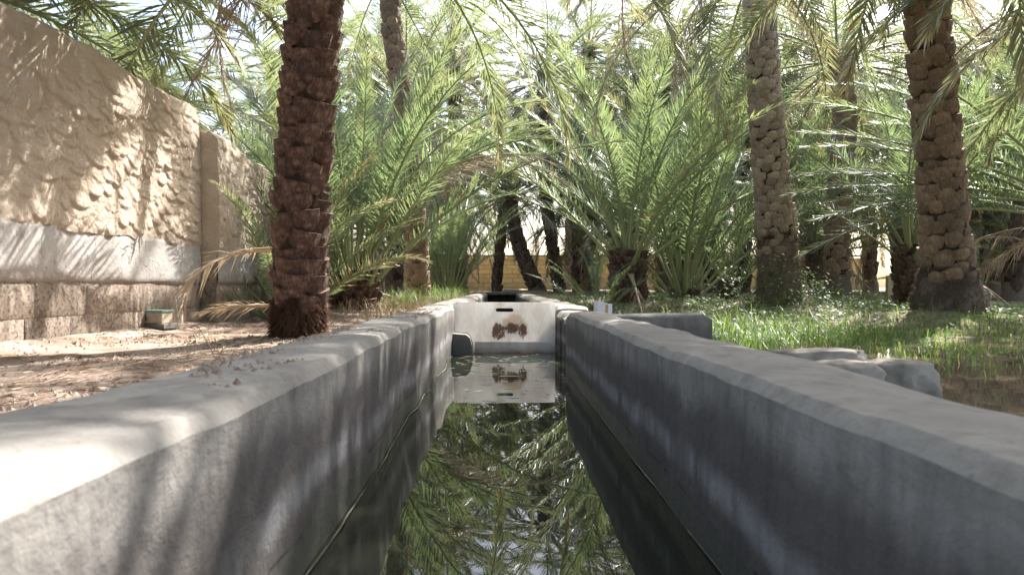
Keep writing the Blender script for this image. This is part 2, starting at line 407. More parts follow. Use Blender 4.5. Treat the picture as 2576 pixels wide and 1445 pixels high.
# ------------------------------------------------------------------ canal walls
def loft_wall(name, inner, outer, u0, u1, step, ztop, zbot, axis='y', seed=0, mat='conc', wob=0.005, ripple=None, ch=(0.035, 0.03), parent=None, caps=True):
    """a wall cast by hand: inner/outer are offsets across, u runs along; rounded arrises, wavy faces"""
    n = max(2, int((u1 - u0) / step)); sgn = 1 if outer > inner else -1
    prof_n = None; V = []
    for i in range(n + 1):
        u = u0 + (u1 - u0) * i / n
        e = min(1.0, min(u - u0, u1 - u) / 0.03)
        zt = ztop + 0.006 * fbm(u * 1.3, seed, 0, 3) - (0.02 * (1 - e) if caps else 0)
        ci = ch[0] * (1.0 + 0.40 * fbm(u * 1.7, seed + 5, 0, 3)); co = ch[1] * (1 + 0.6 * fbm(u * 1.9, seed + 9, 0, 3))
        ox = wob * fbm(u * 1.1, seed + 2, 0, 3)
        if ripple: ox += ripple(u)
        w = abs(outer - inner)
        prof = []
        zs = [zbot, zbot * 0.5, -0.02, 0.03, 0.08, 0.13, 0.18, 0.23]
        zs = [z for z in zs if z < zt - ci * 1.3 - 0.01]
        for z in zs: prof.append((0.0 - 0.02 * (1 - (z - zbot) / (zt - zbot)) * 0.6, z))
        prof += [(0.0, zt - ci * 1.15), (ci * .16, zt - ci * .92), (ci * .80, zt - ci * .16), (ci * 1.06, zt)]
        prof += [(w * 0.4, zt + 0.004), (w * 0.62, zt + 0.003)]
        for k in range(5):
            a = k / 4 * math.pi / 2
            prof.append((w - co * (1 - math.sin(a)), zt - co * (1 - math.cos(a))))
        prof += [(w + 0.004, 0.12), (w + 0.008, zbot)]
        if prof_n is None: prof_n = len(prof); zs0 = len(zs)
        while len(prof) < prof_n: prof.insert(0, prof[0])
        prof = prof[-prof_n:]
        for k, (o_, z) in enumerate(prof):
            d = inner + sgn * (o_ + (ox if o_ < w * 0.5 else ox * 0.3))
            jj = 0.005 * fbm(u * 3.3, z * 5, seed + 20, 3) + 0.0014 * fbm(u * 16, z * 16, seed + 50, 3)
            d += jj * (1 if o_ < w * .5 else -1)
            zz = z + (0.006 * fbm(u * 2.7, o_ * 9, seed + 30, 3) + 0.0013 * fbm(u * 15, o_ * 22, seed + 60, 3)) * (1 if z > 0.2 else 0)
            V.append((d, u, zz) if axis == 'y' else (u, d, zz))
    nf = prof_n; Fc = grid_faces(n + 1, nf, (sgn < 0) ^ (axis == 'x'))
    Fc.append(tuple(range(nf))); Fc.append(tuple(range(n * nf, n * nf + nf)))
    me = mesh_from(name, V, Fc)
    bm = bmesh.new(); bm.from_mesh(me); bmesh.ops.recalc_face_normals(bm, faces=bm.faces[:]); bm.to_mesh(me); bm.free()
    me.set_sharp_from_angle(angle=R(24))
    return obj(name, me, M[mat], parent)

def rip_left(u):
    a = sstep(2.0, 2.5, u)
    return a * (0.007 * math.sin(u * 8.5 + 1.3 * math.sin(u * 2.1)) + 0.007 * fbm(u * 3.1, 7, 0, 2)) + 0.022 * sstep(1.9, 2.35, u) * 0.6 - 0.01
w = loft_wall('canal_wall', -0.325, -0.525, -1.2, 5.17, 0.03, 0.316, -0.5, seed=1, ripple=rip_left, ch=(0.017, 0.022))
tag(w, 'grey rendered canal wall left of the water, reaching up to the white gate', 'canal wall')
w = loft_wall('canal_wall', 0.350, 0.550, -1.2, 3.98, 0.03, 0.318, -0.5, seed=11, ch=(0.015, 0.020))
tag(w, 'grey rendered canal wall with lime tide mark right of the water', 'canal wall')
w = loft_wall('branch_wall', 4.225, 4.02, 0.365, 1.13, 0.04, 0.300, -0.4, axis='x', seed=21, ch=(0.03, 0.022), mat='conc_plain')
tag(w, 'low dark concrete wall of the side channel, beside the grass', 'canal wall')
w = loft_wall('branch_wall', 4.70, 4.90, 0.395, 1.02, 0.04, 0.270, -0.4, axis='x', seed=31, ch=(0.03, 0.025), mat='conc')
tag(w, 'far wall of the side channel behind the white carton', 'canal wall')
w = loft_wall('gate_pier', 0.385, 0.60, 4.905, 5.28, 0.03, 0.285, -0.5, seed=41, ch=(0.03, 0.03))
tag(w, 'stained concrete pier at the right end of the white gate', 'pier')
def rip_far(u): return 0.012 * math.sin(u * 7.1)
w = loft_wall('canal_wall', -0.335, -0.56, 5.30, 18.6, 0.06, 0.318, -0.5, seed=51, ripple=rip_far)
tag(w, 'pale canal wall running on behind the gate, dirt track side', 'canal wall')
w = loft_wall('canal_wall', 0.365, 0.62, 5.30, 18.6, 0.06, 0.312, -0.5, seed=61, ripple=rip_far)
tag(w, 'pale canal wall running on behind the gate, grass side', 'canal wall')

def prism(name, poly, y0, y1, mat, parent=None, bev=0.006, jit=0.0):
    bm = bmesh.new()
    a = [bm.verts.new((x, y0, z)) for x, z in poly]; b = [bm.verts.new((x, y1, z)) for x, z in poly]
    bm.faces.new(a); bm.faces.new(b[::-1])
    for i in range(len(poly)):
        j = (i + 1) % len(poly); bm.faces.new((a[i], b[i], b[j], a[j]))
    bmesh.ops.recalc_face_normals(bm, faces=bm.faces[:])
    if bev: bmesh.ops.bevel(bm, geom=bm.edges[:], offset=bev, segments=2, affect='EDGES', profile=0.6)
    if jit:
        for v in bm.verts: v.co += Vector((fbm(v.co.x * 9, v.co.y * 9, v.co.z * 9), fbm(v.co.y * 9, v.co.z * 9, 4), fbm(v.co.z * 8, v.co.x * 8, 9))) * jit
    me = bpy.data.meshes.new(name); bm.to_mesh(me); bm.free()
    me.polygons.foreach_set('use_smooth', [False] * len(me.polygons))
    return obj(name, me, mat, parent)

def box(name, c, s, mat, parent=None, bev=0.004, jit=0.0):
    x, y, z = c; a, b, h = s[0] / 2, s[1] / 2, s[2] / 2
    return prism(name, [(x - a, z - h), (x + a, z - h), (x + a, z + h), (x - a, z + h)], y - b, y + b, mat, parent, bev, jit)

b = prism('gate_stop', [(-0.335, -0.45), (-0.185, -0.45), (-0.187, 0.07), (-0.205, 0.118), (-0.228, 0.140), (-0.335, 0.143)], 4.97, 5.16, M['conc_plain'], bev=0.01, jit=0.006)
tag(b, 'squat dark concrete block against the foot of the white gate', 'block')

# white sluice gate
gate = empty('sluice_gate', (0.0, 5.22, 0.0)); tag(gate, 'white plastic sluice gate with hand slot and brown stain across canal', 'gate')
def gate_panel():
    cu = bpy.data.curves.new('tmp', 'CURVE'); cu.dimensions = '2D'; cu.fill_mode = 'BOTH'; cu.extrude = 0.011; cu.bevel_depth = 0.0015
    def spl(pts):
        s = cu.splines.new('POLY'); s.points.add(len(pts) - 1)
        for q, (x, z) in zip(s.points, pts): q.co = (x, z, 0, 1)
        s.use_cyclic_u = True
    spl([(-0.328, -0.42), (0.373, -0.42), (0.3735, 0.30), (0.371, 0.341), (0.2, 0.3425), (-0.31, 0.344), (-0.3265, 0.338), (-0.328, 0.2)])
    pts = []
    for k in range(12): a = -math.pi / 2 + math.pi * k / 11; pts.append((0.073 + 0.0145 * math.cos(a), 0.291 + 0.0145 * math.sin(a)))
    for k in range(12): a = math.pi / 2 + math.pi * k / 11; pts.append((-0.022 + 0.0145 * math.cos(a), 0.291 + 0.0145 * math.sin(a)))
    spl(pts)
    o = bpy.data.objects.new('tmp', cu); C.objects.link(o)
    me = bpy.data.meshes.new_from_object(o.evaluated_get(bpy.context.evaluated_depsgraph_get()))
    bpy.data.objects.remove(o); bpy.data.curves.remove(cu)
    me.transform(Matrix.Rotation(R(90), 4, 'X')); me.name = 'panel'
    return me
obj('panel', gate_panel(), M['plastic'], gate)
pr = prism('bottom_strip', [(-0.18, -0.42), (0.355, -0.42), (0.355, 0.072), (-0.18, 0.074)], -0.030, -0.0135, M['plastic'], gate, 0.003)

# culvert at the far end of the canal
cul = empty('culvert', (0.02, 18.7, 0)); tag(cul, 'concrete culvert head with dark square opening at the far end of canal', 'culvert')
box('jamb', (-0.53, 0, -0.04), (0.32, 0.5, 0.60), M['conc'], cul, 0.02, 0.01)
box('jamb', (0.55, 0, -0.04), (0.34, 0.5, 0.60), M['conc'], cul, 0.02, 0.01)
box('lintel', (0.0, 0.01, 0.302), (1.42, 0.55, 0.078), M['conc'], cul, 0.02, 0.012)
box('slot_board', (0.0, 0.18, 0.02), (0.72, 0.03, 0.48), M['conc_plain'], cul, 0.004)
cb = loft_wall('cross_wall', 18.75, 19.0, -14, -0.75, 0.25, 0.30, -0.2, axis='x', seed=71, mat='conc_plain')
tag(cb, 'low concrete field wall running off from culvert on the dirt track side', 'wall')
cb = loft_wall('cross_wall', 18.75, 19.0, 0.80, 18, 0.25, 0.30, -0.2, axis='x', seed=81, mat='conc_plain')
tag(cb, 'low concrete field wall running off from culvert under the green palms', 'wall')

# crusty water lines along both walls
def crust(name, xf, y0, y1, label, seed):
    rnd = random.Random(seed); V = []; Fc = []; n = int((y1 - y0) / 0.02)
    for i in range(n + 1):
        u = y0 + (y1 - y0) * i / n; r = 0.0001 + 0.0016 * max(0.0, 0.35 + 1.3 * fbm(u * 3.1, seed, 0, 4)); x = xf(u) + 0.003 * fbm(u * 4, seed + 3, 0, 4)
        for k in range(5):
            a = 2 * math.pi * k / 5; V.append((x + r * 1.4 * math.cos(a), u, 0.004 + r * math.sin(a)))
    for i in range(n):
        for k in range(5): Fc.append((i * 5 + k, i * 5 + (k + 1) % 5, i * 5 + 5 + (k + 1) % 5, i * 5 + 5 + k))
    o = obj(name, mesh_from(name, V, Fc), M['scum']); return tag(o, label, 'scum line')
crust('scum_line', lambda u: -0.312 + rip_left(u) * -1.0 + 0.003, 0.4, 4.9, 'thin pale scum line where water meets the left-hand canal wall', 3)
crust('scum_line', lambda u: 0.343, 0.4, 3.95, 'thin pale scum line where water meets the lime marked wall', 4)

# ------------------------------------------------------------------ the mud wall on the left
def mud_wall(name, label, X, y0, y1, ztop, zc0, zc1, step, seed, parent_loc, thick=0.38, top_fn=None):
    root = empty(name, parent_loc); ox, oy, oz = parent_loc
    tag(root, label, 'wall')
    rnd = random.Random(seed)
    # scales of smeared mud, each a tilted lip
    scales = {}
    cw, chh = 0.112, 0.078
    for i in range(int((y1 - y0) / cw) + 3):
        for j in range(int((ztop + 0.4 - zc1) / chh) + 3):
            big = rnd.random()
            scales[(i, j)] = (y0 + (i - 1 + rnd.uniform(-.38, .38) + 0.5 * (j % 2)) * cw, zc1 + (j - 1 + rnd.uniform(-.38, .38)) * chh, cw * rnd.uniform(.5, 1.35), chh * rnd.uniform(.55, 1.15), rnd.uniform(.009, .046) * (1.15 if big > .7 else .75), rnd.uniform(-.7, .7))
    def hgt(y, z):
        i0 = int((y - y0) / cw) + 1; j0 = int((z - zc1) / chh) + 1; h = 0.0
        for i in range(i0 - 2, i0 + 3):
            for j in range(j0 - 2, j0 + 3):
                s = scales.get((i, j))
                if not s: continue
                dy = (y - s[0]) / s[2]; dz = (z - s[1]) / s[3] + s[5] * dy * 0.5
                d2 = dy * dy + dz * dz
                if d2 < 1: 
                    q = s[4] * (0.52 - 0.48 * dz) * (1 - d2) ** 0.16 * 0.9
                    if q > h: h = q
        return h
    ny = int((y1 - y0) / step); V = []
    prof_z = []
    nz = int((ztop - zc1) / step)
    for i in range(ny + 1):
        y = y0 + (y1 - y0) * i / ny
        zt = (top_fn(y) if top_fn else ztop) + 0.035 * fbm(y * 1.5, seed, 0, 4) + 0.012 * fbm(y * 9, seed, 3, 2)
        for j in range(nz + 1):
            f = j / nz; zlo = zc1 - 0.02 + 0.032 * fbm(y * 2.6, seed + 44, 1, 4); z = zlo + (zt - 0.08 - zlo) * f
            amp = 0.45 + 0.75 * sstep(0.1, 0.8, 0.5 + 0.6 * fbm(y * 0.7, z * 0.7, seed, 2)) 
            x = X + 0.012 + hgt(y, z) * amp + 0.028 * fbm(y * 0.8, z * 0.8, seed + 2, 3) - 0.03 * f
            if f < 0.03: x += -0.012 * (1 - f / 0.03)
            V.append((x - ox, y - oy, z - oz))
        for k in range(1, 8):                                   # rounded, crumbly top
            a = k / 7 * math.pi
            V.append((X - 0.02 - thick / 2 + (thick / 2) * math.cos(a) + 0.02 * fbm(y * 5, k, seed, 3) - ox, y - oy, zt - 0.08 + 0.085 * math.sin(a) + 0.015 * fbm(y * 6, k * 1.3, seed + 7, 3) - oz))
        V.append((X - thick - ox, y - oy, -0.1 - oz))
    ncol = nz + 1 + 8
    Fc = grid_faces(ny + 1, ncol, True)
    Fc.append(tuple(range(ncol))); Fc.append(tuple(range(ny * ncol, ny * ncol + ncol)))
    me = mesh_from('mud_plaster', V, Fc)
    obj('mud_plaster', me, M['mud'], root)
    # cement band
    V = []; ny2 = int((y1 - y0) / 0.03); nz2 = 14
    for i in range(ny2 + 1):
        y = y0 + 0.004 + (y1 - y0 - 0.008) * i / ny2
        zb = zc0 + 0.018 * fbm(y * 2.2, seed + 40, 0, 4); zu = zc1 + 0.075
        for j in range(nz2 + 1):
            z = zb + (zu - zb) * j / nz2
            e = min(j, nz2 - j) / 2.0
            x = X + 0.014 - (0.04 if j == 0 else 0) - (0.03 if j >= nz2 - 1 else 0) + 0.012 * fbm(y * 1.6, z * 2.5, seed + 42, 4)
            V.append((x - ox, y - oy, z - oz))
    obj('cement_band', mesh_from('cement_band', V, grid_faces(ny2 + 1, nz2 + 1, True)), M['cement'], root)
    # core behind the blocks, recessed joints
    cz = -0.15
    co = box('core', (X - 0.17 - ox, (y0 + y1) / 2 - oy, (cz + zc1) / 2 - oz), (0.33, y1 - y0 - 0.004, zc1 - cz), M['block'], root, 0)
    # two courses of weathered blocks
    var = []
    for k in range(5):
        bm = bmesh.new(); bmesh.ops.create_grid(bm, x_segments=6, y_segments=4, size=0.5)
        for v in bm.verts:
            u, q = v.co.x, v.co.y; ed = max(abs(u), abs(q)) > 0.49
            u = math.copysign(min(abs(u) * 1.42, 0.478), u) if abs(u) < .49 else u; q = math.copysign(min(abs(q) * 1.8, 0.465), q) if abs(q) < .49 else q
            v.co = Vector(((-0.008 if ed else 0.014 * fbm(u * 4, q * 4, k * 7.7 + seed, 3)), u * (1 + 0.01 * fbm(q * 5, k, 1)), q))
            if ed: v.co.y *= 0.985; v.co.z *= 0.985
        me = bpy.data.meshes.new('block'); bm.to_mesh(me); bm.free(); me.polygons.foreach_set('use_smooth', [True] * len(me.polygons))
        me.materials.append(M['block']); var.append(me)
    hc = (zc0 - (-0.02)) / 2
    for c_ in range(2):
        y = y0 + (0.0 if c_ else -0.2)
        while y < y1 - 0.02:
            L = rnd.uniform(0.40, 0.85); a, b2 = max(y, y0), min(y + L, y1)
            if b2 - a > 0.05:
                o = obj('block', rnd.choice(var), None, root, loc=(X + 0.004 + rnd.uniform(-.004, .003) - ox, (a + b2) / 2 - oy, -0.02 + hc * (c_ + 0.5) - oz))
                o.scale = (1, b2 - a + 0.004, hc + 0.003)
            y += L
    return root
mud_wall('mud_wall', 'long tan mud plaster wall with grey cement band and block foot', -3.35, 2.6, 8.44, 2.52, 0.47, 0.91, 0.0125, 3, (-3.35, 6.0, 0.0), top_fn=lambda y: 2.37 + 0.028 * (y - 4.0) + 0.03 * math.sin(y * 1.3))
mud_wall('mud_wall', 'lower mud wall stepping forward as a buttress behind long wall', -3.16, 8.455, 10.55, 2.16, 0.47, 0.86, 0.02, 13, (-3.16, 9.5, 0.0), top_fn=lambda y: 2.18 - 0.03 * (y - 8.4) + 0.05 * math.sin(y * 3))
mud_wall('mud_wall', 'sunlit mud wall beyond the gap, behind the brown palm trunk', -3.75, 11.2, 17.8, 2.05, 0.47, 0.86, 0.035, 23, (-3.75, 14, 0.0), top_fn=lambda y: 2.05 + 0.04 * math.sin(y * 2))

# far yellow block wall
yw = empty('yellow_wall', (3.0, 40.0, 0.2)); tag(yw, 'far yellow block wall glimpsed between the leaning palm trunks', 'wall')
box('core', (0, 0.16, 0.85), (34, 0.2, 1.9), M['yellow'], yw, 0)
ybm = bmesh.new(); bmesh.ops.create_cube(ybm, size=1.0); bmesh.ops.bevel(ybm, geom=ybm.edges[:], offset=0.03, segments=1, affect='EDGES')
yme = bpy.data.meshes.new('block'); ybm.to_mesh(yme); ybm.free(); yme.materials.append(M['yellow'])
for r_ in range(8):
    k = 0; x = -7.5 + (0.3 if r_ % 2 else 0.0)
    while x < 8.5:
        o = obj('block', yme, None, yw, loc=(x, random.uniform(-.012, .012), 0.12 + 0.24 * r_)); o.scale = (0.585, 0.2, 0.228); x += 0.6
box('coping', (0, 0.06, 1.93), (34, 0.42, 0.07), M['conc_plain'], yw, 0.01)

# ------------------------------------------------------------------ palm fronds
def frond_mesh(seed, bend=40, petiole=0.2, nl=78, llen=0.42, lw=0.030, droop=0.10, lift=26, fan=1.0, dry=False, side_bend=0.0, L=3.5):
    """a feather leaf lying along +X from its foot, arching towards -Z; returns (leaflets, midrib)"""
    rnd = random.Random(seed); N = 28; pts = [Vector((0, 0, 0))]; tans = []
    for i in range(N + 1):
        tt = i / N; th = -R(bend) * tt ** 1.5; ps = R(side_bend) * tt ** 1.6
        d = Vector((math.cos(th) * math.cos(ps), math.cos(th) * math.sin(ps), math.sin(th)))
        tans.append(d); pts.append(pts[-1] + d * (L / N))
    def P(tt):
        f = min(N - 1e-6, max(0, tt * N)); i = int(f); a = f - i
        return pts[i].lerp(pts[i + 1], a), tans[i].lerp(tans[min(N, i + 1)], a).normalized()
    V = []; Fc = []; av = []; atv = []
    tw = rnd.uniform(-18, 18)
    for k in range(nl):
        f = k / (nl - 1); tt = petiole + (1 - petiole) * f ** 0.96
        for s in (-1, 1):
            if rnd.random() < (0.10 if dry else 0.025): continue
            p, T = P(min(0.999, tt + rnd.uniform(-.004, .004)))
            S = Vector((0, 1, 0)); S = (S - T * S.dot(T)).normalized(); U = T.cross(S); U = U if U.z > 0 else -U
            rot = Matrix.Rotation(R(tw * tt), 3, T); S = rot @ S; U = rot @ U
            env = min(1.0, 0.42 + f * 2.6) * (1.0 - 0.62 * max(0, f - 0.45) / 0.55)
            l = llen * env * rnd.uniform(0.86, 1.12)
            a = R((62 - 38 * f) * fan + rnd.uniform(-8, 8)); 
            li = R(lift * (1 - 0.4 * f) + (k % 3 - 1) * 17 + rnd.uniform(-9, 9))
            D = T * math.cos(a) + (S * (s * math.cos(li)) + U * math.sin(li)) * math.sin(a)
            if dry: D = (D + T * rnd.uniform(0, .5) + Vector((rnd.uniform(-.3, .3), rnd.uniform(-.3, .3), rnd.uniform(-.55, .1)))).normalized()
            D.normalize()
            Wd = D.cross(U).normalized(); Wd = (Matrix.Rotation(R(rnd.uniform(-50, 50)), 3, D) @ Wd)
            wv = lw * rnd.uniform(.8, 1.15) * (1 - .25 * f); dr = droop * rnd.uniform(.3, 1.6) * l
            g_ = Vector((0, 0, -1)); b = len(V)
            m = p + D * (l * 0.42) + g_ * dr * 0.15; tip = p + D * l + g_ * dr
            V += [p - Wd * wv * .28, p + Wd * wv * .28, m - Wd * wv * .5, m + Wd * wv * .5, tip]
            Fc += [(b, b + 1, b + 3, b + 2), (b + 2, b + 3, b + 4)]
            q = rnd.random(); av += [q] * 5; atv += [f, f, f, f, min(1, f + .3)]
    leaf = mesh_from('frond', [tuple(v) for v in V], Fc, False, {'v': av, 't': atv})
    V = []; Fc = []
    for i in range(0, N + 1, 2):
        tt = i / N; p, T = P(tt * 0.995); r = 0.021 * (1 - tt) ** 0.9 + 0.0035; wd = r * (1 + 2.2 * max(0, 1 - tt / 0.09))
        S = Vector((0, 1, 0)); U = T.cross(S); U = U if U.z > 0 else -U
        for c1, c2 in ((-1, 0.35), (-.35, .9), (.35, .9), (1, .35), (0, -1)): V.append(tuple(p + S * c1 * wd + U * c2 * r))
    n = len(V) // 5
    for i in range(n - 1):
        for k in range(5): Fc.append((i * 5 + k, i * 5 + (k + 1) % 5, i * 5 + 5 + (k + 1) % 5, i * 5 + 5 + k))
    return leaf, mesh_from('midrib', V, Fc)

FR = {'adult': [], 'young': [], 'dry': [], 'lush': []}
for i, bd in enumerate((22, 34, 46, 58, 70, 84, 40, 62, 96)):
    FR['adult'].append((bd, frond_mesh(100 + i, bd, 0.16, 106, 0.43, 0.0215, 0.14, 24, side_bend=(i % 3 - 1) * 14)))
for i, bd in enumerate((14, 24, 34, 46, 58, 28, 40, 70)):
    FR['young'].append((bd, frond_mesh(200 + i, bd, 0.20, 100, 0.40, 0.0200, 0.06, 28, side_bend=(i % 3 - 1) * 12)))
for i, bd in enumerate((60, 85, 110, 135)):
    FR['dry'].append((bd, frond_mesh(300 + i, bd, 0.14, 70, 0.42, 0.017, 0.55, 8, 0.75, dry=True, side_bend=(i % 3 - 1) * 10)))
for i, bd in enumerate((26, 40, 52, 64, 78)):
    FR['lush'].append((bd, frond_mesh(400 + i, bd, 0.13, 122, 0.50, 0.030, 0.14, 18, side_bend=(i % 3 - 1) * 12)))
for k, lm, rm in (('lush', 'leaf', 'rib'), ('adult', 'leaf', 'rib'), ('young', 'leaf_young', 'rib'), ('dry', 'leaf_dry', 'rib_dry')):
    for _, (a, b) in FR[k]: a.materials.append(M[lm]); b.materials.append(M[rm])

def frond(root, kind, bend, base, az, el, roll, length, name='frond', bump=None):
    """az: degrees from +X towards +Y, el: degrees above level at the foot"""
    rq = random.Random(bump if bump is not None else int(az * 7 + el * 131 + length * 999)); bd, (lf, rb) = min(FR[kind], key=lambda q: abs(q[0] - bend) + rq.random() * 9)
    m = Matrix.Translation(base) @ Matrix.Rotation(R(az), 4, 'Z') @ Matrix.Rotation(R(-el), 4, 'Y') @ Matrix.Rotation(R(roll), 4, 'X') @ Matrix.Scale(length / 3.5, 4)
    o = obj(name, lf, None, root, mat4=m); obj('midrib', rb, None, o)
    return o

PRUNED = {69: (22, 30, 25, 33, 7), 36: (37, 32), 32: (29, 24, 19), 34: (20, 12), 11: (42, 43, 30, 37, 27), 14: (32, 24), 13: (33, 2, 20, 26, 10, 18, 28, 15), 12: (7, 10, 16, 25, 0, 15, 18, 5, 20), 58: (13, 34, 0, 18, 26, 41), 52: (24, 5, 8, 32, 13, 16, 37), 33: (7,), 54: (39,), 38: (15,)}          # fronds left out to open sightlines and let sun patches through: crown seed -> indices
REG = {}
def crown(root, top, n, seed, kind='adult', L=(3.0, 3.8), el=(84, -22), bend=(35, 80), r=0.16, dry=2, curve=0.85, az0=None, spread=0.35):
    rnd = random.Random(seed); az = rnd.uniform(0, 360) if az0 is None else az0
    for i in range(n):
        f = (i + .5) / n; az += 137.5 + rnd.uniform(-9, 9)
        e = el[0] + (el[1] - el[0]) * f ** curve + rnd.uniform(-7, 7)
        b = bend[0] + (bend[1] - bend[0]) * (0.35 * f + 0.65 * rnd.random())
        base = top + Vector((r * (.3 + .7 * f) * math.cos(R(az)), r * (.3 + .7 * f) * math.sin(R(az)), spread * (.35 - f)))
        ro, ln = rnd.uniform(-22, 22), rnd.uniform(*L) * (0.75 + .25 * min(1, f * 4))
        if i in PRUNED.get(seed, ()): continue
        o = frond(root, kind, b, base, az, e, ro, ln, bump=seed * 131 + i); REG[o.name] = (seed, i)
    for i in range(dry):
        az = rnd.uniform(0, 360); bd = rnd.choice((60, 85, 110)); e = rnd.uniform(-35, 12); ro = rnd.uniform(-30, 30); ln = rnd.uniform(*L) * .85
        if 100 + i in PRUNED.get(seed, ()): continue
        o = frond(root, 'dry', bd, top + Vector((r * math.cos(R(az)), r * math.sin(R(az)), -spread * .7)), az, e, ro, ln, bump=seed * 137 + i); REG[o.name] = (seed, 100 + i)

# ------------------------------------------------------------------ leaf bases and trunks
def leaf_base_mesh(style, seed):
    rnd = random.Random(seed); nu, nv = 7, 5; V = []; cut = []
    sk = rnd.uniform(-.14, .14); tilt = rnd.uniform(-.12, .12); pr = rnd.uniform(.85, 1.15)
    for j in range(nv):
        v = j / (nv - 1)
        for i in range(nu):
            u = -1 + 2 * i / (nu - 1)
            eu = abs(u) ** 7
            if style == 'cut':      # broad pad, rounded below, sawn flat on top
                wdt = 0.52 * min(1.0, .58 + .75 * v ** .7); out = .05 + .25 * pr * (.25 + .75 * v ** .6) * (1 - .30 * u * u) - .12 * u * u - .24 * eu; z = v * (1 + tilt * u) + .10 * u * u * (1 - v) - .12 * (1 - v)
            else:                   # angular cushion
                wdt = 0.55 * min(1.0, .70 + .9 * v, 1.80 - .85 * v); out = .05 + .15 * pr * min(1, .35 + 1.1 * v) * (1 - .12 * u * u) - .12 * u * u - .22 * eu; z = v * 1.0 + .22 * (1 - abs(u)) * v - .10
                if j == 0: out -= .10
            V.append((wdt * u + sk * v + rnd.uniform(-.022, .022), out + rnd.uniform(-.014, .014), z + rnd.uniform(-.03, .03))); cut.append(0)
    for s, (dz, oy) in enumerate(((0.01, .93), (-.10, .12) if style == 'cut' else (-.03, .25))):   # sawn face / rolled lip going back in
        for i in range(nu):
            x, y, z = V[(nv - 1) * nu + i]; V.append((x * (.97 if s == 0 else .92), y * oy - (.10 if s else 0), z + dz)); cut.append(1.0 if s == 0 else .6)
    me = mesh_from('leaf_base', V, grid_faces(nv + 2, nu, True), False, {'cut': cut})
    return me
LB = {}
for nm in ('base_red', 'base_tan', 'base_brown', 'base_dark'):
    LB[nm] = []
    for k in range(7):
        me = leaf_base_mesh('cut' if nm in ('base_red', 'base_dark') else 'cushion', 40 + k); me.materials.append(M[nm]); LB[nm].append(me)

def trunk_curve(pts, n=40):
    P = [Vector(p) for p in pts]
    if len(P) == 2: return [P[0].lerp(P[1], i / n) for i in range(n + 1)]
    out = []
    Q = [P[0] * 2 - P[1]] + P + [P[-1] * 2 - P[-2]]; segs = len(P) - 1
    for i in range(n + 1):
        f = i / n * segs; s = min(segs - 1, int(f)); t = f - s; a, b, c, d = Q[s:s + 4]
        out.append(0.5 * ((2 * b) + (c - a) * t + (2 * a - 5 * b + 4 * c - d) * t * t + (3 * b - a - 3 * c + d) * t ** 3))
    return out

